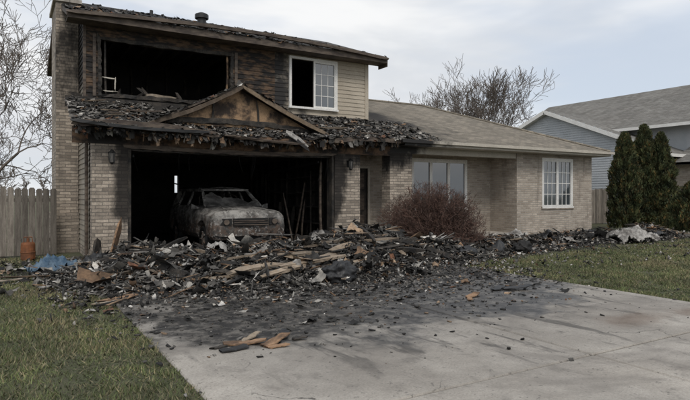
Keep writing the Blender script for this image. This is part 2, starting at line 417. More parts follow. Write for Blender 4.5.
# ------------------------------------------------------------------ ground, driveway
mb=MB(); mb.poly([(-400,-400,0),(400,-400,0),(400,600,0),(-400,600,0)],'ground'); mb.build('lawn_ground')
mb=MB(); mb.poly([(8.15,10.3,.004),(20.6,10.9,.004),(20.6,13.4,.004),(8.15,13.4,.004)],'dirt')
mb.build('planting_bed')
drv=empty('driveway')
mb=MB(); mb.poly([(1.25,-7,.004),(7.95,-7,.004),(7.95,13.4,.004),(1.25,13.4,.004)],'dirt'); mb.build('joint_bed',drv)
xs=[1.2,4.6,8.0]; ys=[-7,-3,.2,3.25,6.3,9.35,13.42]
mb=MB()
for i in range(2):
    for j in range(6):
        g=.013; x0,x1,y0,y1=xs[i]+g,xs[i+1]-g,ys[j]+g,ys[j+1]-g
        z=.024+R.uniform(-.002,.002)
        bb=.012
        mb.hexa([(x0,y0,-.05),(x1,y0,-.05),(x1,y1,-.05),(x0,y1,-.05),(x0,y0,z-bb),(x1,y0,z-bb),(x1,y1,z-bb),(x0,y1,z-bb)],'concrete')
        mb.poly([(x0+bb,y0+bb,z),(x1-bb,y0+bb,z),(x1-bb,y1-bb,z),(x0+bb,y1-bb,z)],'concrete')
        mb.poly([(x0,y0,z-bb),(x1,y0,z-bb),(x1-bb,y0+bb,z),(x0+bb,y0+bb,z)],'concrete')
        mb.poly([(x1,y0,z-bb),(x1,y1,z-bb),(x1-bb,y1-bb,z),(x1-bb,y0+bb,z)],'concrete')
        mb.poly([(x1,y1,z-bb),(x0,y1,z-bb),(x0+bb,y1-bb,z),(x1-bb,y1-bb,z)],'concrete')
        mb.poly([(x0,y1,z-bb),(x0,y0,z-bb),(x0+bb,y0+bb,z),(x0+bb,y1-bb,z)],'concrete')
mb.build('concrete_slabs',drv)

def grass(name,n,x0,x1,y0,y1,keep):
    x=NR.uniform(x0,x1,n*3); y=NR.uniform(y0,y1,n*3)
    k=keep(x,y); x=x[k][:n]; y=y[k][:n]; n=len(x)
    d=np.hypot(x,y)
    cl=np.array([noise.noise(Vector((a*1.1,b*1.1,3))) for a,b in zip(x,y)])
    c2=np.array([noise.noise(Vector((a*.45,b*.45,8))) for a,b in zip(x,y)])
    c3=np.array([noise.noise(Vector((a*3.5,b*3.5,5))) for a,b in zip(x,y)])
    h=NR.uniform(.018,.05,n)*(1+.6*cl+.7*c3); a=NR.uniform(0,2*np.pi,n); wd=NR.uniform(.002,.0045,n)*(1+d*.09)
    lx=NR.normal(0,.026,n); ly=NR.normal(0,.026,n)
    V=np.zeros((n,3,3)); V[:,0]=np.stack([x-np.cos(a)*wd,y-np.sin(a)*wd,np.zeros(n)],1); V[:,1]=np.stack([x+np.cos(a)*wd,y+np.sin(a)*wd,np.zeros(n)],1)
    V[:,2]=np.stack([x+lx,y+ly,h],1)
    F=np.arange(n*3).reshape(-1,3)
    g=np.array([(.108,.132,.054)])*np.ones((n,1)); b=np.array([(.235,.205,.125)])
    t=(NR.random(n)<(.22+.6*np.clip(cl+.05,0,1)+.5*np.clip(c2,0,1)))[:,None]
    c=np.where(t,b,g)*NR.uniform(.55,1.3,(n,1))*(1+.35*c3[:,None])
    npmesh(name,V.reshape(-1,3),F,'grass',c)
def soil(x,y):
    return np.array([noise.noise(Vector((a*1.7,b*1.7,0))) for a,b in zip(x,y)])
def kl(x,y):
    nz=soil(x,y)
    soft=(y>11+nz*1.2)&(x>-1.2+nz)
    r=NR.random(len(x))
    fr=np.clip(1.25-np.hypot(x,y)/16,.25,1)
    return (x<1.22+.06*nz)&((~soft)|(r<.18))&(y<15.2)&(r<fr*np.clip(1.1+nz*1.5,.12,1))
grass('lawn_grass',170000,-6.5,1.28,2.2,15.4,kl)
def kr(x,y):
    nz=soil(x,y); r=NR.random(len(x))
    soft=(y>9.0+.16*(x-8)*.5+nz*.9)
    fr=np.clip(1.3-np.hypot(x,y)/20,.3,1)
    return (x>7.97+.04*nz)&((~soft)|(r<.06))&(r<fr*np.clip(1.1+nz*1.5,.12,1))
grass('lawn_grass.001',150000,7.94,21,2.5,11.2,kr)

# ------------------------------------------------------------------ burnt house
H=empty('burnt_brick_house')
X0,X1,YG,YU=1.55,8.55,13.46,14.9
mb=MB()
mb.box(X0,2.30,YG,YG+.35,0,2.98,'stone'); mb.box(7.73,X1,YG,YG+.35,0,2.98,'stone')
mb.build('garage_piers',H)
mb=MB()
mb.box(2.30,7.73,YG+.02,YG+.33,2.58,2.98,'rust')
for x in (2.30,7.65): mb.box(x+.002,x+.075,YG+.03,YG+.32,.02,2.578,'charwood')
mb.rough((2.35,YG+.15,2.53),(7.66,YG+.15,2.54),.22,.09,'charwood',ns=40,jit=.3)
mb.rough((2.25,YG-.0,2.60),(7.78,YG-.0,2.61),.035,.11,'fasciaM',ns=40,jit=.35)
mb.rough((3.2,YG-.02,2.80),(7.0,YG-.02,2.74),.03,.10,'rust',ns=30,jit=.35)
mb.build('garage_header',H)
mb=MB()
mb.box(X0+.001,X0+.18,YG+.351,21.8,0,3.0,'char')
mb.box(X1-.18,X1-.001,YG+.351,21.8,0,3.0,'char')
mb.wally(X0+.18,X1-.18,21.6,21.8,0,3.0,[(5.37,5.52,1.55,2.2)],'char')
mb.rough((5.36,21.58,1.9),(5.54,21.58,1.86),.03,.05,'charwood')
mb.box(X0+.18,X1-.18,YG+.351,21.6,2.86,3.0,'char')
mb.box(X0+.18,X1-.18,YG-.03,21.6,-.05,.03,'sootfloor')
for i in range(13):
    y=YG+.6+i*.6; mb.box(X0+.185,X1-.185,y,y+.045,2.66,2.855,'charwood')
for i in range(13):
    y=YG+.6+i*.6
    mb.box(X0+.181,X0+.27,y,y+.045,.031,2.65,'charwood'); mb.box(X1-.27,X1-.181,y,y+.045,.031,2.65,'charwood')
mb.beam((2.5,13.9,2.4),(2.7,17.5,2.35),.04,.06,'black'); mb.beam((7.45,13.9,2.4),(7.3,17.0,2.2),.04,.06,'black')
mb.rough((7.52,13.85,.05),(7.5,13.85,2.4),.06,.06,'fasciaM')
for x,z in ((6.95,1.5),(7.25,1.8),(7.4,1.3)):
    mb.rough((x,14.2+R.random(),.05),(x+R.uniform(-.1,.25),14.6+R.random(),z),.04,.04,'fasciaM')
for z in (.6,1.1,1.6,2.05): mb.rough((8.0,15,z),(7.95,18.5,z+R.uniform(-.1,.05)),.45,.03,'charwood')
for y in (15,16.7,18.45): mb.box(7.76,7.8,y,y+.04,.03,2.2,'charwood')
for i in range(14): 
    x=R.uniform(7.3,8.2); y=R.uniform(14,18); mb.rough((x,y,.05),(x+R.uniform(-.3,.1),y+R.uniform(-.3,.3),R.uniform(.4,1.2)),.07,.12,'charwood')
mb.build('garage_interior',H)
mb=MB()
fL=lambda a,o,z:(X0-o,a,z)
mb.siding(YG+.351,21.8,.25,3.0,lambda a,o,z:fL(a,o,z),[],'sidingL')
mb.box(X0-.02,X0,YG+.351,21.8,0,.249,'stone')
mb.siding(YU,21.8,3.0,5.72,lambda a,o,z:fL(a,o,z),[],'sidingL')
mb.box(X0-.012,X0+.12,YG+.40,YU,3.001,3.45,'fasciaM')
def gt(z,a0,a1):
    k=(z-5.72)/.36; return (14.9+k,21.8-k) if z>5.72 else (a0,a1)
mb.siding(YU,21.8,5.72,6.95,lambda a,o,z:fL(a,o,z),[],'sidingL',topfn=gt)
mb.box(X0-.035,X0+.03,YU-.035,YU+.05,3.6,5.68,'fasciaM')
mb.tube([(X0-.07,YG+.4,2.9),(X0-.07,YG+.4,.15),(X0-.12,YG+.2,.08)],[.04,.04,.04],'fasciaM',6)
mb.build('side_wall',H)
XR=9.73
ops=[(1.86,5.27,3.9,5.36),(7.04,8.56,4.08,5.48)]
mb=MB()
mb.siding(X0,6.55,3.6,5.68,lambda a,o,z:(a,YU-o,z),ops,'sidingC')
mb.siding(6.55,XR,3.6,5.68,lambda a,o,z:(a,YU-o,z),ops,'siding')
mb.wally(X0,XR,YU,YU+.15,3.0,5.7,ops,'char')
for (a,b,w_,h_) in (((1.88,YU,3.85),(1.86,YU,5.4),.14,.09),((5.24,YU,3.9),(5.27,YU,5.4),.12,.09),((1.8,YU,5.33),(5.35,YU,5.34),.14,.09),((1.8,YU,3.92),(5.35,YU,3.88),.15,.10)):
    mb.rough(a,b,w_,h_,'charwood',ns=22,jit=.45)
mb.rough((2.04,YU+.05,3.9),(2.02,YU+.05,5.34),.05,.05,'charwood',ns=10,jit=.4); mb.rough((5.08,YU+.05,3.9),(5.14,YU+.05,5.34),.05,.05,'osb',ns=10,jit=.4)
mb.box(5.34,5.42,YU-.045,YU-.028,3.9,5.42,'fasciaM')
mb.box(1.73,1.80,YU-.045,YU-.028,3.9,5.42,'fasciaM')
mb.box(XR-.09,XR+.03,YU-.04,YU+.1,3.7,5.66,'siding')
mb.rough((1.95,YU-.02,4.05),(2.25,YU-.02,4.05),.03,.03,'trimS'); mb.rough((1.95,YU-.02,4.38),(2.25,YU-.02,4.36),.03,.03,'trimS'); mb.rough((2.24,YU-.02,4.05),(2.25,YU-.02,4.37),.03,.03,'trimS')
mb.build('upper_wall',H)
mb=MB()
fR=lambda a,o,z:(XR+o,a,z)
mb.siding(YU+.1,21.8,3.6,5.7,fR,[],'siding'); mb.siding(YU,21.8,5.72,6.95,fR,[],'siding',topfn=gt)
mb.box(XR-.15,XR-.001,YU+.15,21.8,3.0,5.7,'char'); mb.box(X0+.001,X0+.15,YU+.15,21.8,3.0,5.7,'char')
mb.wally(X0,XR,21.65,21.8,3.0,5.7,[],'siding')
mb.box(X0+.15,XR-.15,YU+.15,21.65,3.005,3.12,'char')
mb.box(5.75,5.87,YU+.15,18.4,3.12,5.6,'char'); mb.box(X0+.15,XR-.15,18.4,18.5,3.12,5.6,'char')
mb.box(X0+.15,XR-.15,YU+.15,21.65,5.6,5.66,'char')
for i in range(7):
    x=2.1+i*.55; mb.rough((x,18.33,3.12),(x,18.33,5.6),.05,.06,'charwood')
for i in range(9): 
    x=1.9+i*.42; mb.rough((x,YU+.2,5.5),(x,18.3,5.5),.05,.17,'charwood')
for i in range(34):
    x=R.uniform(1.9,5.3); y=R.uniform(15.05,16.8); 
    mb.rough((x,y,3.6+R.random()*.2),(x+R.uniform(-.9,.9),y+R.uniform(-.3,.6),3.65+R.random()*.65),.05,.09,'charwood')
mb.rough((3.0,15.05,4.05),(3.75,15.1,4.02),.12,.12,'greyplank',(.8,.8,.8))
mb.build('upper_rooms',H)

def window_y(name,x0,x1,z0,z1,y,panes,grid,fr='white',openl=False):
    mb=MB(); f=.055
    mb.box(x0-.05,x1+.05,y-.045,y+.02,z1,z1+.07,fr); mb.box(x0-.07,x1+.07,y-.075,y+.02,z0-.06,z0,fr)
    mb.box(x0-.05,x0+.0,y-.043,y+.02,z0,z1,fr); mb.box(x1,x1+.05,y-.043,y+.02,z0,z1,fr)
    wd=(x1-x0)/panes
    for i in range(panes):
        a=x0+i*wd; b=a+wd
        if openl and i==0:
            mb.box(a,a+.03,y-.03,y+.05,z0,z1,fr); continue
        mb.box(a+.001,a+f,y-.03,y+.03,z0,z1,fr); mb.box(b-f,b-.001,y-.03,y+.03,z0,z1,fr)
        mb.box(a+f,b-f,y-.03,y+.03,z0,z0+f,fr); mb.box(a+f,b-f,y-.03,y+.03,z1-f,z1,fr)
        mb.box(a+f,b-f,y+.005,y+.012,z0+f,z1-f,'glass')
        nx,nz=grid
        for k in range(1,nx):
            xx=a+f+(wd-2*f)*k/nx; mb.box(xx-.009,xx+.009,y-.008,y+.004,z0+f,z1-f,fr)
        for k in range(1,nz):
            zz=z0+f+(z1-z0-2*f)*k/nz; mb.box(a+f,b-f,y-.0085,y+.0035,zz-.009,zz+.009,fr)
    return mb.build(name,H)
window_y('upper_window',7.04,8.56,4.08,5.48,YU-.03,2,(3,4),openl=True)

zr=5.78+(18.35-14.4)*.36
mb=MB()
xa,xb=1.12,10.18
mb.slab([(xa,14.4,5.78),(xb,14.4,5.78),(xb,18.35,zr),(xa,18.35,zr)],.13,'shingle2','fasciaM')
mb.slab([(xa,18.352,zr),(xb,18.352,zr),(xb,22.3,5.78),(xa,22.3,5.78)],.13,'shingle2','fasciaM')
mb.box(xa+.02,xb-.02,14.37,14.398,5.60,5.76,'fasciaM')
mb.box(xa+.02,xb-.02,14.41,YU-.03,5.60,5.625,'fasciaM')
mb.box(xb-.02,xb,14.4,14.9,5.5,5.64,'fasciaM')
mb.rough((xa,14.31,5.715),(xb,14.31,5.715),.09,.09,'fasciaM',ns=40,jit=.12)
mb.tube([(4.9,16.5,6.45),(4.9,16.5,6.72)],[.13,.13],'black',10); mb.tube([(4.9,16.5,6.72),(4.9,16.5,6.84),(4.9,16.5,6.9)],[.2,.2,.08],'black',10)
mb.tube([(3.6,17.2,6.7),(3.6,17.2,6.95)],[.05,.05],'black',8)
mb.build('main_roof',H)
n=1100
lx=NR.uniform(xa,xb,n); ly=14.38+NR.random(n)**1.8*3.6; lz=5.795+(ly-14.4)*.36
k=NR.random(n)<np.clip(1.1-(lx-1)/9,.12,1); lx,ly,lz=lx[k],ly[k],lz[k]; n=len(lx)
flakes('curled_shingles',np.stack([lx,ly,lz],1),np.stack([NR.uniform(.06,.26,n),NR.uniform(.05,.18,n)],1),
  np.stack([.35+NR.normal(0,.12,n),NR.normal(0,.12,n),NR.normal(0,.3,n)],1),pick(n,[5,5,3,.8,.1,0,1,.3,.2]),parent=H,curl=.16)

# lower roof: sagging burnt part as a warped sheet
ZE=3.08; sl_=.40
zz=lambda y: ZE+(y-12.95)*sl_
def sag(x,y):
    w_=max(0,1-((x-4.6)/4.2)**2)
    return -(.15*w_*(1.0-.3*(y-12.95)))+.05*noise.noise(Vector((x*1.6,y*1.6,2)))*(1 if x<8.5 else .2)
mb=MB()
GXN,GYN=70,10
def rp(i,j): 
    x=1.12+(9.73-1.12)*i/GXN; y=12.95+(14.87-12.95)*j/GYN
    if j==0 and x<9.0: y+=.16*noise.noise(Vector((x*2.3,0,7)))+.07*noise.noise(Vector((x*9,0,7)))
    return (x,y,zz(y)+sag(x,y))
def hole(i,j):
    x=1.12+(9.73-1.12)*(i+.5)/GXN; y=12.95+(14.87-12.95)*(j+.5)/GYN
    return x<8.4 and noise.noise(Vector((x*1.5,y*2.0,11)))>.36
for i in range(GXN):
    for j in range(GYN):
        if hole(i,j): continue
        a,b,c,d=rp(i,j),rp(i+1,j),rp(i+1,j+1),rp(i,j+1)
        mb.poly([a,b,c,d],'shingle'); mb.poly([(p[0],p[1],p[2]-.05) for p in (d,c,b,a)],'charwood')
    a,b=rp(i,0),rp(i+1,0)
    if not hole(i,0): mb.poly([(a[0],a[1],a[2]-.05),(b[0],b[1],b[2]-.05),b,a],'charwood')
for j in range(GYN):
    a,b=rp(0,j),rp(0,j+1); mb.poly([a,b,(b[0],b[1],b[2]-.05),(a[0],a[1],a[2]-.05)],'fasciaM')
XE=19.42
rz=zz(18.0); xh=XE-5.05
mb.slab([(9.732,12.95,ZE),(XE,12.95,ZE),(xh,18,rz),(9.76,18,rz)],.10,'shingle','trimS')
mb.slab([(XE,12.951,ZE),(XE,23.05,ZE),(xh+.001,18,rz)],.10,'shingle','trimS')
mb.slab([(XE-.001,23.05,ZE),(9.76,23.05,ZE),(9.76,18.001,rz),(xh,18.001,rz)],.10,'shingle','trimS')
mb.tube([(9.8,18,rz+.01),(xh,18,rz+.01),(XE,12.97,ZE+.02)],[.05,.05,.05],'shingle',5)
mb.box(1.12,9.73,14.84,14.872,3.6,3.86,'charwood')
mb.build('lower_roof',H)
mb=MB()
mb.box(9.75,XE-.02,12.925,12.948,2.91,3.065,'trimS'); mb.box(9.75,XE-.02,12.96,YG-.005,2.91,2.93,'trimS')
mb.box(8.56,14.92,YG-.004,14.69,2.91,2.931,'trimS')
mb.box(19.02,XE-.02,13.48,23,2.91,2.93,'trimS'); mb.box(XE-.018,XE,12.96,23,2.91,2.978,'trimS')
mb.box(9.6,XE+.06,12.82,12.92,2.98,3.07,'trimS')
mb.box(8.56,14.92,YG+.02,YG+.22,2.72,2.909,'trimS')
mb.rough((1.10,12.92,2.99),(4.3,12.93,2.88),.03,.14,'fasciaM',ns=16,jit=.3)
mb.rough((4.6,12.90,2.86),(6.7,12.93,2.84),.03,.11,'rust',ns=16,jit=.5)
mb.rough((7.3,12.93,2.91),(9.7,12.94,3.00),.03,.13,'fasciaM',ns=12,jit=.35)
mb.rough((1.1,12.86,3.04),(4.0,12.88,2.95),.09,.07,'black',ns=14,jit=.2); mb.rough((4.4,12.9,2.91),(6.6,12.83,2.78),.10,.05,'fasciaM',roll=.4,ns=12,jit=.35)
for i in range(21):
    x=1.25+i*.41; zf=zz(12.98)+sag(x,13)-.12
    y0=12.97+R.uniform(-.12,.1)
    mb.rough((x,y0,zf-.4*(12.97-y0)),(x,14.8,zz(14.8)+sag(x,14.8)-.12),.05,.12,'charwood',ns=6)
mb.box(1.15,9.6,YG-.02,YG+.018,2.62,2.98,'rust')
for (x,dz,dx) in ((2.7,.32,.1),(3.6,.22,-.15),(5.3,.35,.2),(6.1,.25,-.1),(7.3,.3,.12)):
    mb.rough((x,13.3,3.02),(x+dx,12.86,3.0-dz),.045,.08,'charwood',ns=6)
mb.rough((6.05,12.85,3.03),(6.6,12.78,2.60),.02,.08,'trimS',jit=.2); mb.rough((5.95,12.84,3.08),(6.55,12.8,2.70),.012,.12,'insul',jit=.3)
mb.build('eaves',H)
n=520
lx=NR.uniform(1.2,9.6,n); L=NR.uniform(.04,.28,n)*(NR.random(n)**.8)+.02
sg=np.array([sag(a,12.95) for a in lx])
flakes('hanging_shreds',np.stack([lx,12.93+NR.uniform(-.04,.35,n),3.0+sg-L*.45],1),np.stack([NR.uniform(.02,.16,n),L],1),
  np.stack([1.4+NR.normal(0,.3,n),NR.normal(0,.3,n),NR.normal(0,.6,n)],1),pick(n,[6,4,2,1,.3,.1,1.2,.5,.6]),parent=H,jit=.2,curl=.3)
n=6000
lx=NR.uniform(1.15,11.2,n); ly=NR.uniform(12.9,14.8,n)
k=NR.random(n)<np.clip(1.35-np.abs(lx-4.2)/6.4,0,1); k&=~((np.abs(lx-4.95)<1.9)&(ly>13.5)&(NR.random(n)<.85))
lx,ly=lx[k],ly[k]; n=len(lx)
sg=np.array([sag(a,b) if a<9.73 else 0 for a,b in zip(lx,ly)])
lz=ZE+(ly-12.95)*sl_+sg+.010+NR.random(n)**4*.05
flakes('burnt_roofing',np.stack([lx,ly,lz],1),np.stack([NR.uniform(.03,.20,n),NR.uniform(.03,.14,n)],1),
  np.stack([.38+NR.normal(0,.17,n),NR.normal(0,.15,n),NR.normal(0,.5,n)],1),pick(n,[4,5,6,4,1.3,.2,.6,.2,.15]),parent=H,curl=.2)
mb=MB()
for i in range(18):
    x=R.uniform(1.4,8.5); y=R.uniform(13.1,14.5); a=R.uniform(-.5,.5); L=R.uniform(.3,1.0); z=zz(y)+.03
    mb.rough((x,y,z),(x+L*math.cos(a),y+L*math.sin(a)*.5,z+L*math.sin(a)*.22+.04),.06,.03,R.choice(['charwood','charwood','greyplank','fasciaM']),(.4,.38,.36))
mb.build('fallen_battens',H)
# centre gable
mb=MB()
GY=13.36; xl,xp,xr=2.95,4.92,7.05; zl,zp=3.16,4.20
mb.poly([(xl+.1,GY,zl),(xr-.1,GY,zl),(xp,GY,zp-.08)],'osb')
mb.slab([(xl-.25,GY-.22,zl-.02),(xp,GY-.22,zp),(xp,YU,zp),(xl-.25,YU,zl-.02)],.05,'shingle2','fasciaM')
mb.slab([(xp,GY-.22,zp),(xr+.25,GY-.22,zl-.02),(xr+.25,YU,zl-.02),(xp,YU,zp)],.05,'shingle2','fasciaM')
mb.rough((xl-.25,GY-.24,zl-.06),(xp+.02,GY-.24,zp-.05),.03,.10,'greyplank',(.30,.27,.25),ns=14,jit=.2); mb.rough((xp,GY-.24,zp-.05),(xr+.25,GY-.24,zl-.06),.03,.10,'greyplank',(.6,.54,.48),ns=14,jit=.2)
mb.rough((xl+.2,GY-.03,zl+.06),(xr-.2,GY-.03,zl+.02),.03,.14,'charwood',ns=18,jit=.45)
mb.rough((xp+.5,GY-.02,zl+.1),(xp+.45,GY-.02,zp-.35),.02,.05,'charwood'); mb.rough((xp-.7,GY-.02,zl+.1),(xp-.65,GY-.02,zp-.45),.02,.05,'charwood')
mb.build('centre_gable',H)
n=380
u=NR.random(n); sd_=NR.random(n)<.5
lx=np.where(sd_,xl-.2+u*(xp-xl+.2),xr+.2-u*(xr-xp+.2)); lz=zl+u*(zp-zl)+.015; ly=NR.uniform(13.1,14.8,n)
flakes('gable_roofing',np.stack([lx,ly,lz],1),np.stack([NR.uniform(.05,.25,n),NR.uniform(.05,.2,n)],1),
  np.stack([NR.normal(0,.1,n),np.where(sd_,-.44,.42)+NR.normal(0,.1,n),NR.normal(0,.3,n)],1),pick(n,[5,5,4,2,.6,.1,.6,.2,.1]),parent=H,curl=.15)

# wing
mb=MB()
mb.wally(14.93,19.0,YG,YG+.2,0,2.91,[(16.26,17.83,1.05,2.72)],'brick')
mb.box(14.93,15.13,YG+.2,14.7,0,2.91,'brick')
mb.wally(8.55,15.13,14.7,14.9,0,2.95,[(11.4,13.75,1.0,2.62),(8.72,9.62,.18,2.3)],'brick')
mb.box(18.8,19.0,YG+.2,22.6,0,2.91,'brick'); mb.box(8.55,18.8,22.4,22.6,0,2.91,'brick')
mb.box(9.60,10.42,YG,YG+.42,0,2.72,'stone')
mb.box(16.16,17.93,YG-.04,YG+.1,.96,1.05,'stone')
mb.box(8.551,8.62,YG+.35,14.7,0,2.91,'brick')
mb.build('wing_walls',H)
mb=MB(); mb.box(8.62,14.93,13.2,14.7,0,.17,'concrete'); mb.box(8.7,10.9,12.7,13.2,0,.09,'concrete'); mb.build('porch_floor',H)
mb=MB()
mb.box(8.72,9.62,14.75,14.8,.18,2.3,'charwood'); mb.box(8.66,8.72,14.66,14.82,.18,2.36,'trimS'); mb.box(9.62,9.68,14.66,14.82,.18,2.36,'trimS'); mb.box(8.66,9.68,14.655,14.82,2.3,2.37,'trimS')
for zc in (.35,1.0,1.65): mb.box(8.82,9.52,14.735,14.75,zc,zc+.5,'fasciaM')
mb.build('front_door',H)
window_y('wing_window',16.26,17.83,1.05,2.72,YG+.03,2,(3,4))
window_y('porch_window',11.4,13.75,1.0,2.62,14.73,3,(1,1))
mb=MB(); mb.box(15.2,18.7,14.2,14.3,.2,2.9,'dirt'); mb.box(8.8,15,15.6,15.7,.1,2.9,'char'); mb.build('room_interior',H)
mb=MB(); mb.box(1.0,1.52,16.0,17.6,0,6.42,'stone'); mb.box(.94,1.6,15.94,17.66,6.42,6.52,'concrete')
mb.box(1.1,1.42,16.3,16.7,6.52,6.72,'rustcan'); mb.box(.9,1.519,15.9,17.7,0,1.0,'stone')
mb.build('chimney',H)
def lantern(name,x,z):
    mb=MB(); y=YG-.01
    mb.box(x-.05,x+.05,y-.02,y,z-.1,z+.08,'black'); mb.beam((x,y-.01,z+.04),(x,y-.13,z+.13),.02,.02,'black')
    c=y-.13
    mb.tube([(x,c,z+.13),(x,c,z+.10),(x,c,z+.06)],[.015,.05,.085],'black',6)
    for a in range(6):
        t=a*math.pi/3; mb.beam((x+.07*math.cos(t),c+.07*math.sin(t),z+.06),(x+.05*math.cos(t),c+.05*math.sin(t),z-.16),.012,.012,'black')
    mb.tube([(x,c,z+.055),(x,c,z-.155)],[.06,.042],'ashglass',6); mb.tube([(x,c,z-.16),(x,c,z-.2)],[.055,.02],'black',6)
    mb.build(name,H)
lantern('wall_lantern',1.94,2.36); lantern('wall_lantern_b',8.16,2.36)
mb=MB()
for i in range(9):
    x=R.uniform(2.4,7.6); L=R.uniform(.2,.7)
    mb.tube([(x,13.6,2.5),(x+R.uniform(-.05,.05),13.6,2.5-L*.5),(x+R.uniform(-.15,.15),13.62,2.5-L)],[.006,.006,.005],'black',3)
mb.build('hanging_wires',H)

# ------------------------------------------------------------------ burnt car
CX,CY=5.22,13.35
car=empty('burnt_car')
def loft(mb,secs,k):
    rings=[]
    for (y,wb,wm,wt,zb,zm,zt,cr) in secs:
        ring=[(-wb,zb),(-wm,zb+.12),(-wm-.01,(zb+zm)/2+.05),(-wm+.02,zm),(-wt,zt),(-wt*.55,zt+cr*.8),(0,zt+cr),(wt*.55,zt+cr*.8),(wt,zt),(wm-.02,zm),(wm+.01,(zb+zm)/2+.05),(wm,zb+.12),(wb,zb)]
        rings.append([(CX+a,CY+y,b) for a,b in ring])
    b=len(mb.v); n=len(rings[0])
    for r in rings: mb.v+=r
    for i in range(len(rings)-1):
        for j in range(n):
            j2=(j+1)%n
            mb.f.append((b+i*n+j,b+i*n+j2,b+(i+1)*n+j2,b+(i+1)*n+j)); mb.m.append(mb.mi(k)); mb.t.append((1,1,1))
    mb.f.append(tuple(b+j for j in range(n))[::-1]); mb.m.append(mb.mi(k)); mb.t.append((1,1,1))
    mb.f.append(tuple(b+(len(rings)-1)*n+j for j in range(n))); mb.m.append(mb.mi(k)); mb.t.append((1,1,1))
mb=MB()
S=[(0.03,.70,.80,.68,.42,.78,.86,.02),(.06,.84,.94,.80,.36,.88,.97,.03),(.16,.88,.985,.84,.34,.93,1.04,.05),(.38,.89,1.0,.84,.34,.95,1.065,.035),(.6,.90,1.0,.84,.34,.96,1.085,.06),(.85,.90,1.0,.84,.34,.97,1.10,.02),(1.15,.90,1.0,.84,.34,.99,1.13,.05),
   (1.3,.90,1.0,.86,.34,1.0,1.14,.02),(2.4,.90,1.0,.87,.34,1.01,1.15,.0),(3.6,.90,1.0,.87,.34,1.02,1.16,0),(4.3,.88,.98,.84,.36,1.02,1.16,0),(4.55,.84,.92,.78,.40,.96,1.12,0)]
loft(mb,S,'car')
body=mb.build('body',car,uv=False)
cut=[]
for yy in (.88,3.62):
    bpy.ops.mesh.primitive_cylinder_add(vertices=32,radius=.43,depth=3,location=(CX,CY+yy,.40),rotation=(0,math.pi/2,0)); cut.append(bpy.context.object)
for c in cut:
    md=body.modifiers.new('b','BOOLEAN'); md.object=c; md.operation='DIFFERENCE'; md.solver='EXACT'
bv=body.modifiers.new('bev','BEVEL'); bv.width=.03; bv.segments=2; bv.limit_method='ANGLE'; bv.angle_limit=math.radians(25)
dg=bpy.context.evaluated_depsgraph_get(); nm=bpy.data.meshes.new_from_object(body.evaluated_get(dg)); body.modifiers.clear(); body.data=nm
for c in cut: bpy.data.objects.remove(c,do_unlink=True)
for p in body.data.polygons: p.material_index=0
for v_ in body.data.vertices:
    v_.co.z+=.022*noise.noise(v_.co*2.7); v_.co.x+=.015*noise.noise(v_.co*2.1+Vector((9,0,0)))
mb=MB()
P=lambda x,y,z:(CX+x,CY+y,z)
mb.box(CX-.62,CX+.62,CY+.2,CY+4.4,.38,.92,'char')
ZB,ZT=1.14,1.60
for sx in (-1,1):
    mb.rough(P(.80*sx,1.22,ZB),P(.64*sx,1.98,ZT),.07,.07,'car',jit=.12)
    mb.rough(P(.86*sx,2.75,ZB),P(.67*sx,2.75,ZT),.09,.05,'car',jit=.12); mb.rough(P(.86*sx,3.7,ZB),P(.67*sx,3.65,ZT),.10,.05,'car',jit=.12)
    mb.rough(P(.80*sx,4.45,ZB),P(.66*sx,4.2,ZT),.14,.06,'car',jit=.12)
    mb.beam(P(.655*sx,1.96,ZT+.0),P(.67*sx,4.25,ZT+.02),.06,.07,'car')
    mb.beam(P(.64*sx,2.3,ZT+.06),P(.64*sx,4.0,ZT+.09),.025,.03,'black')
    mb.hexa([P(sx*.88,1.55,1.10),P(sx*1.10,1.5,1.10),P(sx*1.10,1.58,1.10),P(sx*.88,1.62,1.10),P(sx*.88,1.55,1.15),P(sx*1.09,1.5,1.24),P(sx*1.09,1.58,1.24),P(sx*.88,1.62,1.15)],'car')
mb.beam(P(-.66,1.98,ZT+.01),P(.66,1.98,ZT+.01),.07,.05,'car')
gx=[-.66+1.32*i/12 for i in range(13)]; gy=[1.96+2.32*i/14 for i in range(15)]
def rf(x,y): 
    e=.03 if y<1.97 or y>4.27 else 0
    return P(x,y,ZT+.045+.05*(1-(x/.66)**2)-e-.07*math.exp(-((y-2.9)**2+(x+.1)**2)/.18)+.02*noise.noise(Vector((x*3,y*3,1))))
for i in range(12):
    for j in range(14):
        mb.poly([rf(gx[i],gy[j]),rf(gx[i+1],gy[j]),rf(gx[i+1],gy[j+1]),rf(gx[i],gy[j+1])],'car')
mb.poly([P(-.66,1.96,ZT-.02),P(.66,1.96,ZT-.02),P(.66,4.28,ZT),P(-.66,4.28,ZT)],'char')
def wsp(u,v):
    hw=.77*(1-v)+.62*v; return P(u*hw,1.25+.72*v,ZB+.02+(ZT-ZB-.02)*v)
nw=22
def wh(u): return min(1,max(.1,.55+.35*noise.noise(Vector((u*2.3,3,0)))+.12*noise.noise(Vector((u*9,3,0)))-.25*u))
for i in range(nw):
    u0,u1=-1+2*i/nw,-1+2*(i+1)/nw
    mb.poly([wsp(u0,0),wsp(u1,0),wsp(u1,wh(u1)),wsp(u0,wh(u0))],'ashglass')
for sx in (-.38,.38):
    mb.tube([P(sx-.2,2.5,.95),P(sx-.18,2.58,1.42),P(sx,2.6,1.5),P(sx+.18,2.58,1.42),P(sx+.2,2.5,.95)],[.02]*5,'charwood',6)
    for q in range(4): mb.beam(P(sx-.18,2.52,1.0+q*.11),P(sx+.18,2.52,1.0+q*.11),.012,.012,'charwood')
mb.tube([P(.38+.18*math.cos(a*math.pi/8),1.85-.06*math.sin(a*math.pi/8),1.16+.17*math.sin(a*math.pi/8)) for a in range(17)],[.012]*17,'black',5)
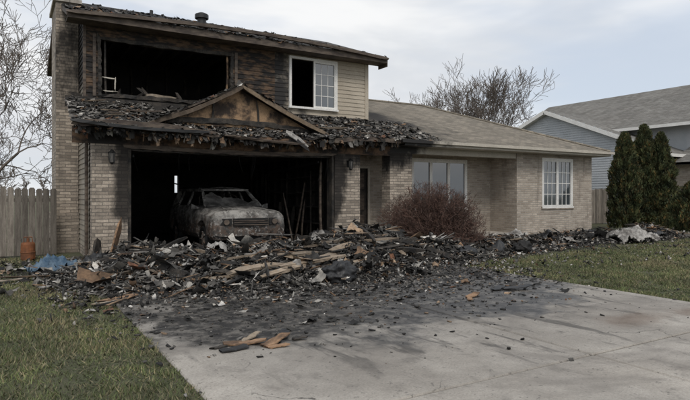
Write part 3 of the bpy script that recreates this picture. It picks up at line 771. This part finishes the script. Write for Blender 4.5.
mb.box(CX-.46,CX+.46,CY-.012,CY+.06,.70,.89,'char')
for z in (.735,.785,.84): mb.rough((CX-.45,CY-.022,z),(CX+.45,CY-.022,z+R.uniform(-.02,.01)),.016,.02,'fasciaM',ns=8)
for sx in (-1,1):
    a,b=sorted((.50*sx,.80*sx)); mb.hexa([P(a,-.005 if sx>0 else .03,.72),P(b,.03 if sx>0 else -.005,.72),P(b,.15,.72),P(a,.15,.72),P(a,.0 if sx>0 else .05,.89),P(b,.05 if sx>0 else .0,.89),P(b,.15,.89),P(a,.15,.89)],'char')
    mb.tube([P(.64*sx,-.03,.80),P(.64*sx,.05,.80)],[.07,.05],'fasciaM',12)
pts=[(-.98,.32),(-.9,.05),(-.5,-.08),(0,-.11),(.5,-.08),(.9,.05),(.98,.32)]
for a,b in zip(pts[:-1],pts[1:]): mb.rough(P(a[0],a[1],.54),P(b[0],b[1],.54),.08,.19,'car',ns=4,jit=.12)
mb.box(CX-.55,CX+.55,CY-.03,CY+.1,.36,.43,'char')
for sx in (-.5,.5): mb.beam(P(sx*1.05,.2,1.075),P(sx*.85,1.15,1.165),.03,.022,'car')
mb.box(CX-.78,CX+.78,CY+1.16,CY+1.24,1.13,1.175,'char')
for yy in (1.45,2.72,3.62): mb.box(CX-1.016,CX-1.004,CY+yy,CY+yy+.018,.5,1.05,'char')
for yy in (2.5,3.45): mb.box(CX-1.04,CX-1.0,CY+yy,CY+yy+.14,.93,.96,'car')
mb.build('shell_parts',car,uv=False)
mb=MB()
for yy in (.88,3.62):
    for sx in (-1,1):
        x=CX+sx*.86; c=(x,CY+yy,.345)
        prof=[(-.11,.22),(-.12,.30),(-.09,.335),(.09,.335),(.12,.30),(.11,.22)]
        ns=28; b=len(mb.v)
        for (o,r) in prof:
            for j in range(ns):
                a=2*math.pi*j/ns; mb.v.append((c[0]+o,c[1]+r*math.cos(a),c[2]+r*math.sin(a)))
        for i in range(len(prof)-1):
            for j in range(ns):
                j2=(j+1)%ns; mb.f.append((b+i*ns+j,b+i*ns+j2,b+(i+1)*ns+j2,b+(i+1)*ns+j)); mb.m.append(mb.mi('black')); mb.t.append((1,1,1))
        mb.tube([(x+sx*.06,c[1],c[2]),(x+sx*.09,c[1],c[2])],[.22,.20],'ashglass',24); mb.tube([(x+sx*.09,c[1],c[2]),(x+sx*.12,c[1],c[2])],[.06,.05],'car',12)
        for q in range(5):
            a=q*2*math.pi/5; mb.beam((x+sx*.10,c[1],c[2]),(x+sx*.10,c[1]+.2*math.cos(a),c[2]+.2*math.sin(a)),.05,.03,'car')
mb.build('wheels',car,uv=False)

# ------------------------------------------------------------------ debris field
DB=empty('debris_pile')
G=[(3.6,10.9,2.2,1.4,.20),(6.6,11.0,1.8,1.4,.30),(7.7,12.0,.9,.9,.26),(2.2,12.2,.8,1.0,.20),(5.2,9.6,2.2,1.0,.25),(8.7,10.6,1.8,.9,.22),(11.8,10.9,2.2,.7,.18),(15.5,11.2,2.6,.6,.18),(18.6,11.0,1.8,.55,.20),(3.0,9.2,1.6,1.0,.16),(4.6,12.9,2.5,.8,.08)]
def Hm(x,y):
    h=sum(g[4]*math.exp(-((x-g[0])/g[2])**2-((y-g[1])/g[3])**2) for g in G)
    n=fbm(x*.9,y*.9,1.3); n2=fbm(x*3.2,y*3.2,5)
    h=h*(1+.6*n)+ (h*.45+.02)*n2 - .04
    return h
nx,ny=260,110
gx=np.linspace(.4,20.8,nx); gy=np.linspace(7.2,15.0,ny)
grid=np.zeros((ny,nx))
for j in range(ny):
    for i in range(nx): grid[j,i]=Hm(gx[i],gy[j])
vs=[];idx=-np.ones((ny,nx),int);fs=[]
for j in range(ny-1):
    for i in range(nx-1):
        if gy[j]>13.3 and not (2.4<gx[i]<7.6): continue
        q=[(j,i),(j,i+1),(j+1,i+1),(j+1,i)]
        if max(grid[a,b] for a,b in q)<.0: continue
        f=[]
        for a,b in q:
            if idx[a,b]<0:
                idx[a,b]=len(vs); vs.append((gx[b],gy[a],grid[a,b]+.028))
            f.append(idx[a,b])
        fs.append(f)
npmesh('rubble_mound',np.array(vs),np.array(fs),'mound',None,DB)
def sample(n,edge=0.0):
    out=[]
    while len(out)<n:
        x=R.uniform(.3,20.6);y=R.uniform(7.0,14.6)
        if y>13.25 and not (2.5<x<7.5): continue
        h=Hm(x,y)+.04
        if x>9 and R.random()<.35: continue
        if R.random()< min(1,(h/.11)+edge): out.append((x,y,max(h-.04,0)+.03))
    return np.array(out)
def scat(name,n,smin,smax,flat,pal,edge,tilt,lift=0.06,long=1.0,kind='s',curl=.25):
    L=sample(n,edge); s=smin*(smax/smin)**(NR.random(n)**1.6)
    sz=np.stack([s*NR.uniform(.8,1.6,n)*long,s*NR.uniform(.4,1,n),s*NR.uniform(flat[0],flat[1],n)],1)
    L[:,2]+=NR.random(n)**2*lift
    rot=np.stack([NR.normal(0,tilt,n),NR.normal(0,tilt,n),NR.uniform(0,6.28,n)],1)
    if kind=='s': shards(name,L,sz,rot,pick(n,pal),parent=DB,jit=.33)
    else: flakes(name,L+np.array([0,0,.02]),sz,rot,pick(n,pal),parent=DB,curl=curl)
scat('small_fragments',36000,.012,.055,(.2,.9),[5,5,5,5,3.5,1.6,1,.7,.2],.03,.8)
scat('curled_fragments',9000,.04,.16,(.04,.2),[5,5,5,4,2.2,.7,.8,.55,.2],-.05,.45,.10,kind='f',curl=.3)
scat('torn_sheets',520,.16,.40,(.02,.08),[5,5,4,3,1.6,.45,.8,.5,.2],-.35,.3,.10,kind='f',curl=.25)
scat('splinters',6500,.012,.036,(.4,.9),[5,4.5,3.2,2.2,1.3,.5,1.5,1.8,.1],-.05,.33,.12,long=7)
scat('broken_laths',900,.03,.055,(.3,.5),[5,4,3,2.2,1.4,.2,1.6,1.8,.1],-.25,.22,.14,long=9)
mb=MB()
def timber(x,y,L,ang,pitch,w,h,k,t=(1,1,1),dz=.05):
    z=max(Hm(x,y),0)+dz+.03
    d=Vector((math.cos(ang)*math.cos(pitch),math.sin(ang)*math.cos(pitch),math.sin(pitch)))*L/2
    c=Vector((x,y,z+abs(math.sin(pitch))*L*.25)); mb.rough(c-d,c+d,w,h,k,t,roll=R.uniform(-.5,.5))
P_=sample(150,-.4)
for p in P_:
    timber(p[0],p[1],R.uniform(.25,1.2),R.uniform(0,6.28),R.gauss(0,.13),R.choice([.035,.07]),R.choice([.05,.09]),'charwood')
P_=sample(110,-.4)
for p in P_:
    s=R.uniform(.2,1.0); timber(p[0],p[1],R.uniform(.2,.8),R.uniform(0,6.28),R.gauss(0,.12),R.choice([.035,.08]),R.choice([.02,.05]),'greyplank',(s,s*.95,s*.9))
for (x,y,L,a,pi,s) in ((2.9,8.7,.9,-.15,.02,.7),(3.5,8.6,1.2,.3,.03,.85),(4.0,8.5,1.4,.5,.04,.95),(4.6,8.8,1.5,.2,.05,.9),(5.0,9.1,1.2,.6,.05,.7),(4.3,9.2,1.1,-.4,.03,.5),(5.5,8.9,1.2,.05,.04,.85),(5.8,9.6,1.3,.5,.08,.75),(4.9,8.2,.8,1.0,.02,.8),(6.5,9.7,1.0,-.3,.07,.6),(3.6,9.3,1.2,.1,.04,.6),(5.4,9.9,1.3,.3,.06,.45),(6.3,10.6,1.1,.8,.08,.6)):
    timber(x,y,L,a,pi,.14,.045,'greyplank',(s,s*.96,s*.92),.09)
mb.build('fallen_timbers',DB)

def crumple(name,c,sx,sy,amp,freq,k,rot=(0,0,0),bend=0,n=16,parent=None,ragged=.12,seed=0,dome=0,th=.012):
    vs=[];fs=[]
    Rm=Matrix.Rotation(rot[2],3,'Z')@Matrix.Rotation(rot[1],3,'Y')@Matrix.Rotation(rot[0],3,'X')
    for j in range(n+1):
        for i in range(n+1):
            u=i/n*2-1;v=j/n*2-1
            e=1+ragged*1.2*noise.noise(Vector((u*.8+seed,v*.8,seed)))+ragged*.4*noise.noise(Vector((u*5+seed,v*5,seed)))
            x=u*sx/2*e; y=v*sy/2*e
            z=amp*noise.fractal(Vector((x*freq+seed,y*freq,seed)),.7,2.1,4)+bend*u*u+dome*(1-u*u)*(1-v*v)
            p=Rm@Vector((x,y,z)); vs.append((c[0]+p.x,c[1]+p.y,max(c[2]+p.z,.026)))
    for j in range(n):
        for i in range(n):
            if ragged and (i in(0,n-1) or j in(0,n-1)) and noise.noise(Vector((i*.9,j*.9,seed+9)))>.05: continue
            a=j*(n+1)+i; fs.append((a,a+1,a+n+2,a+n+1))
    o=npmesh(name,np.array(vs),np.array(fs),k,None,parent,smooth=False)
    m=o.modifiers.new('s','SOLIDIFY'); m.thickness=th; return o
rr=lambda:R.uniform(0,6.28)
for i,(x,y,a,b,k) in enumerate([(7.1,12.4,.6,.5,'bag'),(6.6,12.0,.5,.35,'insul'),(3.4,10.2,.6,.4,'insul'),(4.3,8.8,.4,.25,'insul'),(8.6,10.9,.6,.4,'bag'),(9.8,10.8,.6,.4,'insul'),(10.6,10.2,.7,.4,'bag'),
        (12.4,11.2,.8,.5,'insul'),(13.4,11.0,.8,.4,'bag'),(14.8,11.3,.6,.4,'card'),(16.0,11.4,.7,.4,'bag'),(17.5,11.2,.7,.4,'insul'),(18.4,11.0,.6,.4,'card'),(2.3,10.6,.5,.4,'bag'),(12.9,10.6,.5,.35,'card'),(9.2,10.1,.4,.3,'card'),(3.0,11.8,.5,.4,'insul'),(6.0,11.2,.5,.4,'insul'),(14.0,10.7,.5,.35,'insul'),(18.0,10.4,.6,.4,'bag'),(11.3,10.9,.5,.3,'card')]):
    crumple('crumpled_sheet_%d'%i,(x,y,max(Hm(x,y),0)+.06),a,b,.14,5,k,(R.uniform(-.4,.4),R.uniform(-.3,.3),rr()),parent=DB,seed=i*1.7,dome=.14 if k in('bag','insul') else .03)
def lump(name,c,r,k,parent=None,seed=0,n=22):
    vs=[];fs=[]
    for j in range(n+1):
        th=math.pi*j/n
        for i in range(2*n):
            ph=math.pi*i/n; d=Vector((math.sin(th)*math.cos(ph),math.sin(th)*math.sin(ph),math.cos(th)))
            q=1+.34*noise.fractal(d*1.8+Vector((seed,0,0)),.7,2.2,5)
            vs.append((c[0]+d.x*r[0]*q,c[1]+d.y*r[1]*q,c[2]+d.z*r[2]*q))
    for j in range(n):
        for i in range(2*n):
            a=j*2*n+i;b=j*2*n+(i+1)%(2*n); fs.append((a,b,b+2*n,a+2*n))
    return npmesh(name,np.array(vs),np.array(fs),k,None,parent,smooth=False)
lump('melted_bin_bag',(4.75,8.1,.17),(.30,.24,.19),'bag',DB,3)
lump('melted_bin_bag_b',(9.0,9.6,.14),(.30,.20,.16),'bag',DB,8)
lump('ash_bundle',(6.9,12.7,.32),(.36,.3,.22),'char',DB,5)
lump('bundle_a',(11.2,9.9,.13),(.28,.2,.17),'char',DB,12)
crumple('scorched_mattress',(16.4,10.2,.18),1.5,.8,.18,3,'insul',(.15,0,-.2),parent=None,seed=4,dome=.24,th=.03,n=34,ragged=.08)
mb=MB()
mb.rough((1.85,12.85,.1),(2.12,13.2,.92),.04,.34,'card',roll=.3,ns=6,jit=.15)
mb.rough((1.5,12.7,.05),(1.62,12.95,.5),.04,.4,'charwood',ns=5)
mb.rough((.9,12.15,.1),(1.75,11.95,.16),.22,.03,'card',ns=6); mb.rough((1.2,11.5,.08),(1.8,11.8,.1),.14,.03,'card',ns=6)
mb.rough((1.9,11.9,.3),(2.6,11.6,.36),.16,.03,'rust',ns=6); mb.rough((1.5,12.5,.1),(2.3,12.3,.5),.1,.05,'charwood',ns=6)
mb.build('leaning_boards',DB)

crumple('blue_tarp',(.72,12.0,.08),.95,.55,.16,5,'blue',(0,0,.4),seed=21,dome=.2,n=26)
crumple('black_tarp',(1.5,12.0,.1),.7,.5,.16,5,'bag',(0,0,.1),seed=25,dome=.2,n=24)
# torn boards lying on the drive: irregular broken polygons with real thickness, slightly bent
def scraps(name,items):
    mb=MB()
    for (x,y,L,W,a,k,tilt) in items:
        nseg=6; base=.032; rows=[]
        for i in range(nseg+1):
            f=i/nseg-.5; wl=W/2*(1+R.uniform(-.3,.2))*(1 if 0<i<nseg else .65); wr=W/2*(1+R.uniform(-.3,.2))*(1 if 0<i<nseg else .65)
            zc=base+tilt*(f+.5)*L+.10*L*f*f+R.uniform(0,.006)
            for (s_,w_) in ((-1,wl),(1,wr)):
                u=f*L+R.uniform(-.02,.02)*(2 if i in(0,nseg) else 1); v_=s_*w_
                rows.append((x+u*math.cos(a)-v_*math.sin(a),y+u*math.sin(a)+v_*math.cos(a),zc+R.uniform(0,.008)))
        T=.012
        for i in range(nseg):
            p=[rows[2*i],rows[2*i+1],rows[2*i+3],rows[2*i+2]]
            mb.poly(p[::-1],k); up=[(q[0],q[1],q[2]-T) for q in p]; mb.poly(up,k)
            mb.poly([p[0],up[0],up[3],p[3]],k); mb.poly([p[1],p[2],up[2],up[1]],k)
    return mb.build(name)
scraps('wood_scraps',[(1.98,5.22,.36,.13,-.35,'card',.04),(2.25,5.10,.30,.12,.35,'card',.18),(1.84,5.08,.26,.12,.1,'bag',.03),(2.42,5.28,.2,.12,.9,'bag',.2),(2.22,4.96,.2,.08,-.2,'card',.02),(2.08,5.36,.26,.07,.6,'greyplank',.1),(1.72,5.22,.18,.06,.3,'charwood',.0),(2.5,5.12,.14,.07,-.5,'charwood',.1)])
scraps('wood_scraps.001',[(5.7,5.95,.28,.12,.3,'card',.1),(5.48,5.78,.16,.07,1,'card',.1)])
scraps('roofing_scraps',[(6.7,6.05,.46,.18,-.5,'bag',.12),(6.45,6.2,.3,.14,.3,'bag',.1),(6.9,6.3,.25,.1,.6,'charwood',.1)])
scraps('wood_scraps.002',[(1.3,8.3,.5,.18,.35,'card',.05),(1.1,8.1,.3,.1,-.1,'greyplank',.05)])
scraps('wood_scraps.003',[(.6,10.0,.5,.12,.5,'insul',.05),(.0,11.0,.6,.1,-.3,'greyplank',.05),(.3,12.6,.5,.2,.3,'insul',.1),(-.3,12.3,.3,.2,.3,'bag',.1),(-.6,11.6,.4,.08,.7,'insul',.05)])
n=7500
x=NR.normal(4.8,2.7,n); y=8.4-np.abs(NR.normal(0,1.45,n)); k=(y>2.4)&(x>.6)&(x<9.0); x,y=x[k],y[k]; n=len(x)
s=.004*(8**(NR.random(n)**2.4))
shards('scattered_bits',np.stack([x,y,.026+s*.15],1),np.stack([s*2,s*1.2,s*.5],1),np.stack([NR.normal(0,.2,n),NR.normal(0,.2,n),NR.uniform(0,6,n)],1),pick(n,[6,5,4,2,.8,.4,1,.6,.3]),parent=DB)
n=320
x=NR.normal(4.6,2.6,n); y=8.3-np.abs(NR.normal(0,1.1,n)); k=(y>3.5)&(x>.8)&(x<8.8); x,y=x[k],y[k]; n=len(x); s=NR.uniform(.03,.11,n)
flakes('scattered_flakes',np.stack([x,y,.032+s*.1],1),np.stack([s*1.4,s],1),np.stack([NR.normal(0,.12,n),NR.normal(0,.12,n),NR.uniform(0,6,n)],1),pick(n,[6,5,3,2,1,.4,1,.5,.3]),parent=DB,curl=.2)
n=1100
x=NR.uniform(-1.6,1.4,n); y=NR.uniform(8.5,14.2,n); k=NR.random(n)<np.clip((x+1.8)/3,0,1)*np.clip((y-8)/4,0,1); x,y=x[k],y[k]; n=len(x); s=.02*(6**(NR.random(n)**1.6))
flakes('lawn_bits',np.stack([x,y,.035+s*.2],1),np.stack([s*1.8,s],1),np.stack([NR.normal(0,.3,n),NR.normal(0,.3,n),NR.uniform(0,6,n)],1),pick(n,[5,5,3,2,1,.5,1,.6,.4]),parent=DB)
mb=MB(); c=(.35,14.6)
mb.tube([(c[0],c[1],0),(c[0],c[1],.04),(c[0],c[1],.16),(c[0],c[1],.18),(c[0],c[1],.2),(c[0],c[1],.36),(c[0],c[1],.40),(c[0],c[1],.41)],[.14,.15,.15,.16,.15,.145,.13,.06],'rustcan',18)
mb.tube([(c[0],c[1],.41),(c[0],c[1],.5)],[.03,.03],'rustcan',8); mb.tube([(c[0]-.09,c[1],.4),(c[0]-.08,c[1],.52),(c[0]+.08,c[1],.52),(c[0]+.09,c[1],.4)],[.012]*4,'rustcan',5)
mb.build('rusty_gas_cylinder')

# ------------------------------------------------------------------ fences
def fence(name,x0,x1,y,h):
    mb=MB(); a=x0
    while a<x1:
        w_=.135; t=R.uniform(.6,1.25); hh=h+R.uniform(-.035,.025)
        p=lambda u,v,z:(u,y+v,z)
        dy=R.uniform(-.004,.004); ln=R.uniform(-.008,.008)
        mb.hexa([p(a,dy,.04),p(a+w_,dy,.04),p(a+w_,dy+.02,.04),p(a,dy+.02,.04),p(a+ln,dy,hh-.04),p(a+w_+ln,dy,hh-.04),p(a+w_+ln,dy+.02,hh-.04),p(a+ln,dy+.02,hh-.04)],'fence',(t,t,t))
        mb.hexa([p(a+ln,dy,hh-.04),p(a+w_+ln,dy,hh-.04),p(a+w_+ln,dy+.02,hh-.04),p(a+ln,dy+.02,hh-.04),p(a+.03+ln,dy,hh),p(a+w_-.03+ln,dy,hh),p(a+w_-.03+ln,dy+.02,hh),p(a+.03+ln,dy+.02,hh)],'fence',(t,t,t))
        a+=w_+.014
    for z in (.35,h-.35): mb.box(x0,x1,y+.026,y+.07,z,z+.09,'fence')
    a=x0
    while a<x1: mb.box(a,a+.1,y+.071,y+.17,0,h+.02,'fence'); a+=2.2
    mb.build(name)
fence('wooden_fence',-9,.93,15.3,1.66)
fence('wooden_fence.001',19.02,26.3,17.5,1.75)

# ------------------------------------------------------------------ neighbour house
NH=empty('neighbour_house')
mb=MB()
xn=26.0
fN=lambda a,o,z:(xn-o,a,z)
za,ya=6.15,21.2; slope=.40; ze=za-6.6*slope
mb.siding(14.6,27.8,.3,ze,fN,[],'sidingN'); mb.siding(14.6,27.8,ze,za,fN,[],'sidingN',topfn=lambda z,a0,a1:(a0+(z-ze)/slope,a1-(z-ze)/slope))
mb.box(xn+.0,xn+.2,14.6,27.8,0,ze,'sidingN')
mb.box(xn+.2,36,14.6,14.8,0,ze,'sidingN')
mb.slab([(xn-.3,14.2,ze-.16),(37,14.2,ze-.16),(37,ya,za),(xn-.3,ya,za)],.14,'shingleN','white'); mb.slab([(xn-.3,ya,za),(37,ya,za),(37,28.2,ze-.16),(xn-.3,28.2,ze-.16)],.14,'shingleN','white')
mb.beam((xn-.32,14.2,ze-.22),(xn-.32,ya,za-.06),.03,.2,'white'); mb.beam((xn-.32,28.2,ze-.22),(xn-.32,ya,za-.06),.03,.2,'white')
mb.box(xn-.05,xn+.1,14.52,14.599,.2,ze,'white')
mb.box(xn-.08,xn-.03,18.9,19.8,3.3,4.2,'white'); mb.box(xn-.085,xn-.081,18.98,19.72,3.38,4.12,'glass')
mb.slab([(27.2,11.5,4.9),(32.0,11.5,7.5),(32.0,26,7.5),(27.2,26,4.9)],.15,'shingleN','white'); mb.slab([(32.0,11.5,7.5),(37,11.5,5.0),(37,26,5.0),(32.0,26,7.5)],.15,'shingleN','white')
mb.box(28.0,36.5,11.9,25.6,0,4.9,'sidingN')
mb.poly([(28.0,11.88,4.9),(36.5,11.88,4.9),(32,11.88,7.3)],'sidingN')
mb.box(26.6,28.0,9.0,14.5,0,2.9,'brick'); mb.box(28.0,34,9.0,11.87,0,2.9,'brick')
mb.slab([(26.1,8.5,2.95),(34.5,8.5,2.95),(34.5,11.6,4.2),(29.0,11.6,4.2),(26.1,14.6,2.95)],.12,'shingleN','white')
mb.slab([(26.1,8.501,2.951),(29.0,11.6,4.201),(29.0,14.5,4.201),(26.1,14.6,2.951)],.12,'shingleN','white')
mb.box(26.57,26.599,11.3,13.6,.1,2.3,'white')
for z in (.6,1.15,1.7): mb.box(26.555,26.569,11.35,13.55,z,z+.02,'sidingN')
mb.build('walls_and_roof',NH)

# ------------------------------------------------------------------ trees
def branch(mb,p,d,L,r,dep,rg,k,spread=.55,up=.12,minr=.004,kids=(2,3),t=(1,1,1),ns=3,wob=.18):
    pts=[Vector(p)];d=Vector(d).normalized(); rad=[r]
    for i in range(ns):
        d=(d+Vector((rg.gauss(0,wob),rg.gauss(0,wob),rg.gauss(0,wob)+up*.4))).normalized()
        pts.append(pts[-1]+d*L/ns); rad.append(max(minr,r*(1-.42*(i+1)/ns)))
    mb.tube(pts,rad,k,5 if r>.05 else 3,t,cap=False)
    if dep==0: return
    nk=rg.randint(*kids)
    for i in range(nk):
        a=rg.uniform(0,6.28); perp=d.cross(Vector((math.cos(a),math.sin(a),rg.uniform(-.5,.5))))
        if perp.length<.1: continue
        perp.normalize(); nd=(d+perp*rg.uniform(.5,1.2)*spread*1.3+Vector((0,0,up))).normalized()
        branch(mb,pts[-1],nd,L*rg.uniform(.62,.85),rad[-1]*.78,dep-1,rg,k,spread,up,minr,kids,t,ns,wob)
    for i in range(1,ns):
        if rg.random()<.75:
            a=rg.uniform(0,6.28); perp=d.cross(Vector((math.cos(a),math.sin(a),.2))); 
            if perp.length<.1: continue
            nd=(d*.6+perp.normalized()*.9+Vector((0,0,up))).normalized()
            branch(mb,pts[i],nd,L*.55,rad[i]*.5,max(0,dep-2),rg,k,spread,up,minr,kids,t,ns,wob)
def cw(px,d):
    t=(px-345)/560; r=t*d; return (.5135*d+.858*r,.858*d-.5135*r)
mb=MB(); x,y=cw(-22,21); rg=random.Random(5)
branch(mb,(x,y,0),(0.03,0,1),2.9,.17,7,rg,'bark',.62,.12,.010,(2,3),wob=.17)
branch(mb,(x,y,2.0),(.35,.1,1),2.6,.10,6,rg,'bark',.62,.12,.010,(2,3),wob=.17)
branch(mb,(x,y,1.6),(.8,.2,1),2.0,.08,6,rg,'bark',.62,.12,.010,(2,3),wob=.17)
mb.build('bare_tree')
mb=MB(); x,y=cw(-5,27); rg=random.Random(12)
branch(mb,(x,y,0),(0,0,1),2.5,.16,6,rg,'bark',.6,.10,.012,(2,3))
mb.build('bare_tree.001')
for i,(px,dd,sd,L) in enumerate(((452,42,3,2.2),(490,40,4,2.45),(474,46,8,2.6))):
    mb=MB(); x,y=cw(px,dd); rg=random.Random(sd)
    for q in range(3):
        branch(mb,(x+rg.uniform(-.3,.3),y+rg.uniform(-.3,.3),0),(rg.uniform(-.35,.35),rg.uniform(-.3,.3),1),L*1.3,.16,6,rg,'bark',.52,.16,.013,(2,3))
    mb.build('bare_tree.%03d'%(i+2))
mb=MB(); rg=random.Random(31)
for i in range(26):
    px=-250+i*16+rg.uniform(-5,5); x,y=cw(px,rg.uniform(70,100))
    branch(mb,(x,y,0),(0,0,1),rg.uniform(1.3,2.0),.16,4,rg,'bark',.6,.12,.035,(2,3))
for i in range(20):
    x,y=cw(300+i*40,rg.uniform(75,110)); branch(mb,(x,y,0),(0,0,1),rg.uniform(1.3,2.0),.16,4,rg,'bark',.6,.12,.035,(2,3))
mb.build('distant_trees')

# shrub: dense bare twigs
mb=MB(); rg=random.Random(2); bx,by=9.62,11.6
for i in range(950):
    a=rg.uniform(0,6.28); el=min(math.acos(rg.uniform(.0,1)),1.52)
    d=Vector((math.sin(el)*math.cos(a),math.sin(el)*math.sin(a),math.cos(el)))
    lobe=1+.10*noise.noise(d*2.2)
    tip=Vector((d.x*1.5,d.y*1.35,d.z*1.54+.16))*rg.uniform(.80,1.0)*lobe
    b0=Vector((rg.gauss(0,.18),rg.gauss(0,.18),0))
    mid=b0+ (tip-b0)*.45+Vector((0,0,.16))*rg.uniform(.2,1.4)
    tt=rg.uniform(.55,1.35)
    path=[b0]
    for q in range(1,6):
        u=q/5; path.append(b0*(1-u)**2+mid*2*u*(1-u)+tip*u*u+Vector((rg.gauss(0,.02),rg.gauss(0,.02),rg.gauss(0,.02))))
    C=Vector((bx,by,.02))
    mb.tube([C+p for p in path],[.011,.009,.008,.006,.005,.003],'twig',3,(tt,tt,tt),cap=False)
    for q in (2,3,3,4,4,4,5,5):
        o=path[q]; n_=Vector((rg.gauss(0,1),rg.gauss(0,1),rg.gauss(.4,1))).normalized()
        dd=(tip-b0).normalized()*.8+n_*.8; L=rg.uniform(.10,.24)
        e=o+dd.normalized()*L; m_=o+(e-o)*.5+Vector((rg.gauss(0,.02),rg.gauss(0,.02),rg.gauss(0,.02)))
        t2=tt*rg.uniform(.8,1.3)
        mb.tube([C+o,C+m_,C+e],[.005,.004,.003],'twig',3,(t2,t2*.95,t2*.9),cap=False)
        for h_ in range(2):
            n2=Vector((rg.gauss(0,1),rg.gauss(0,1),rg.gauss(.4,1))).normalized(); e2=m_+(dd.normalized()*.5+n_*.2+n2*.7).normalized()*L*.6
            mb.tube([C+m_,C+e2],[.004,.0025],'twig',3,(t2,t2*.95,t2*.9),cap=False)
mb.build('bare_shrub',uv=False)

def arbor(name,x,y,h,r,n,seed,brown=.12):
    g=np.random.default_rng(seed); rg=random.Random(seed)
    u=g.random(n)**.85; z=.12+u*(h-.12)
    prof=np.where(u<.25,.75+u,1.0)*np.power(np.clip(1-u,0,1),.55)*1.05
    a=g.uniform(0,2*np.pi,n)
    lob=np.array([noise.noise(Vector((math.cos(b)*1.6,math.sin(b)*1.6,c*1.5+seed))) for b,c in zip(a,z)])
    lob2=np.array([noise.noise(Vector((math.cos(b)*3.2,math.sin(b)*3.2,c*3.2+seed))) for b,c in zip(a,z)])
    rr_=r*prof*(1+.40*lob+.45*lob2)*(1-.35*g.random(n)**2)
    c=np.stack([x+rr_*np.cos(a),y+rr_*np.sin(a),z],1)
    s=g.uniform(.035,.10,n); out=np.stack([np.cos(a),np.sin(a),np.zeros(n)],1)
    upv=out*g.uniform(.1,.9,(n,1))+np.array([0,0,1])+g.normal(0,.35,(n,3)); upv/=np.linalg.norm(upv,axis=1)[:,None]
    side=np.cross(upv,out+g.normal(0,.6,(n,3))); side/=np.linalg.norm(side,axis=1)[:,None]+1e-6
    V=np.stack([c-side*s[:,None]*.3,c+side*s[:,None]*.3,c+side*s[:,None]*.18+upv*s[:,None]*1.6,c-side*s[:,None]*.12+upv*s[:,None]*1.4],1)
    F=np.arange(4*n).reshape(-1,4)
    tt=(.5+.9*np.clip(lob2+.5,0,1)*g.uniform(.6,1.3,n))[:,None]*np.array([1,1,1])
    br=(g.random(n)<brown*(1+2*lob))[:,None]; tt=np.where(br,tt*np.array([2.0,1.15,1.0]),tt)
    e=empty(name); npmesh('foliage',V.reshape(-1,3),F,'ever',tt,e)
    mb=MB(); mb.tube([(x,y,0),(x,y,h*.9)],[.09,.015],'bark',6)
    for i in range(60):
        zz_=rg.uniform(.15,h*.85); aa=rg.uniform(0,6.28); q=r*.75*(1-zz_/h)**.5
        mb.tube([(x,y,zz_),(x+q*math.cos(aa),y+q*math.sin(aa),zz_+q*.8)],[.02,.006],'bark',3)
    mb.build('trunk',e)
for i,(px,dd,h,r) in enumerate(((625,22.5,3.9,.70),(644,22.8,4.25,.80),(661,22.5,3.9,.68))):
    x,y=cw(px,dd); arbor('arborvitae_tree' if i==0 else 'arborvitae_tree.%03d'%i,x,y,h,r,18000,40+i)
x,y=cw(694,20.5); arbor('evergreen_shrub',x,y,1.9,.95,9000,77,.2)
x,y=cw(668,20.5); arbor('evergreen_shrub.001',x,y,.7,.5,4000,78,.2)
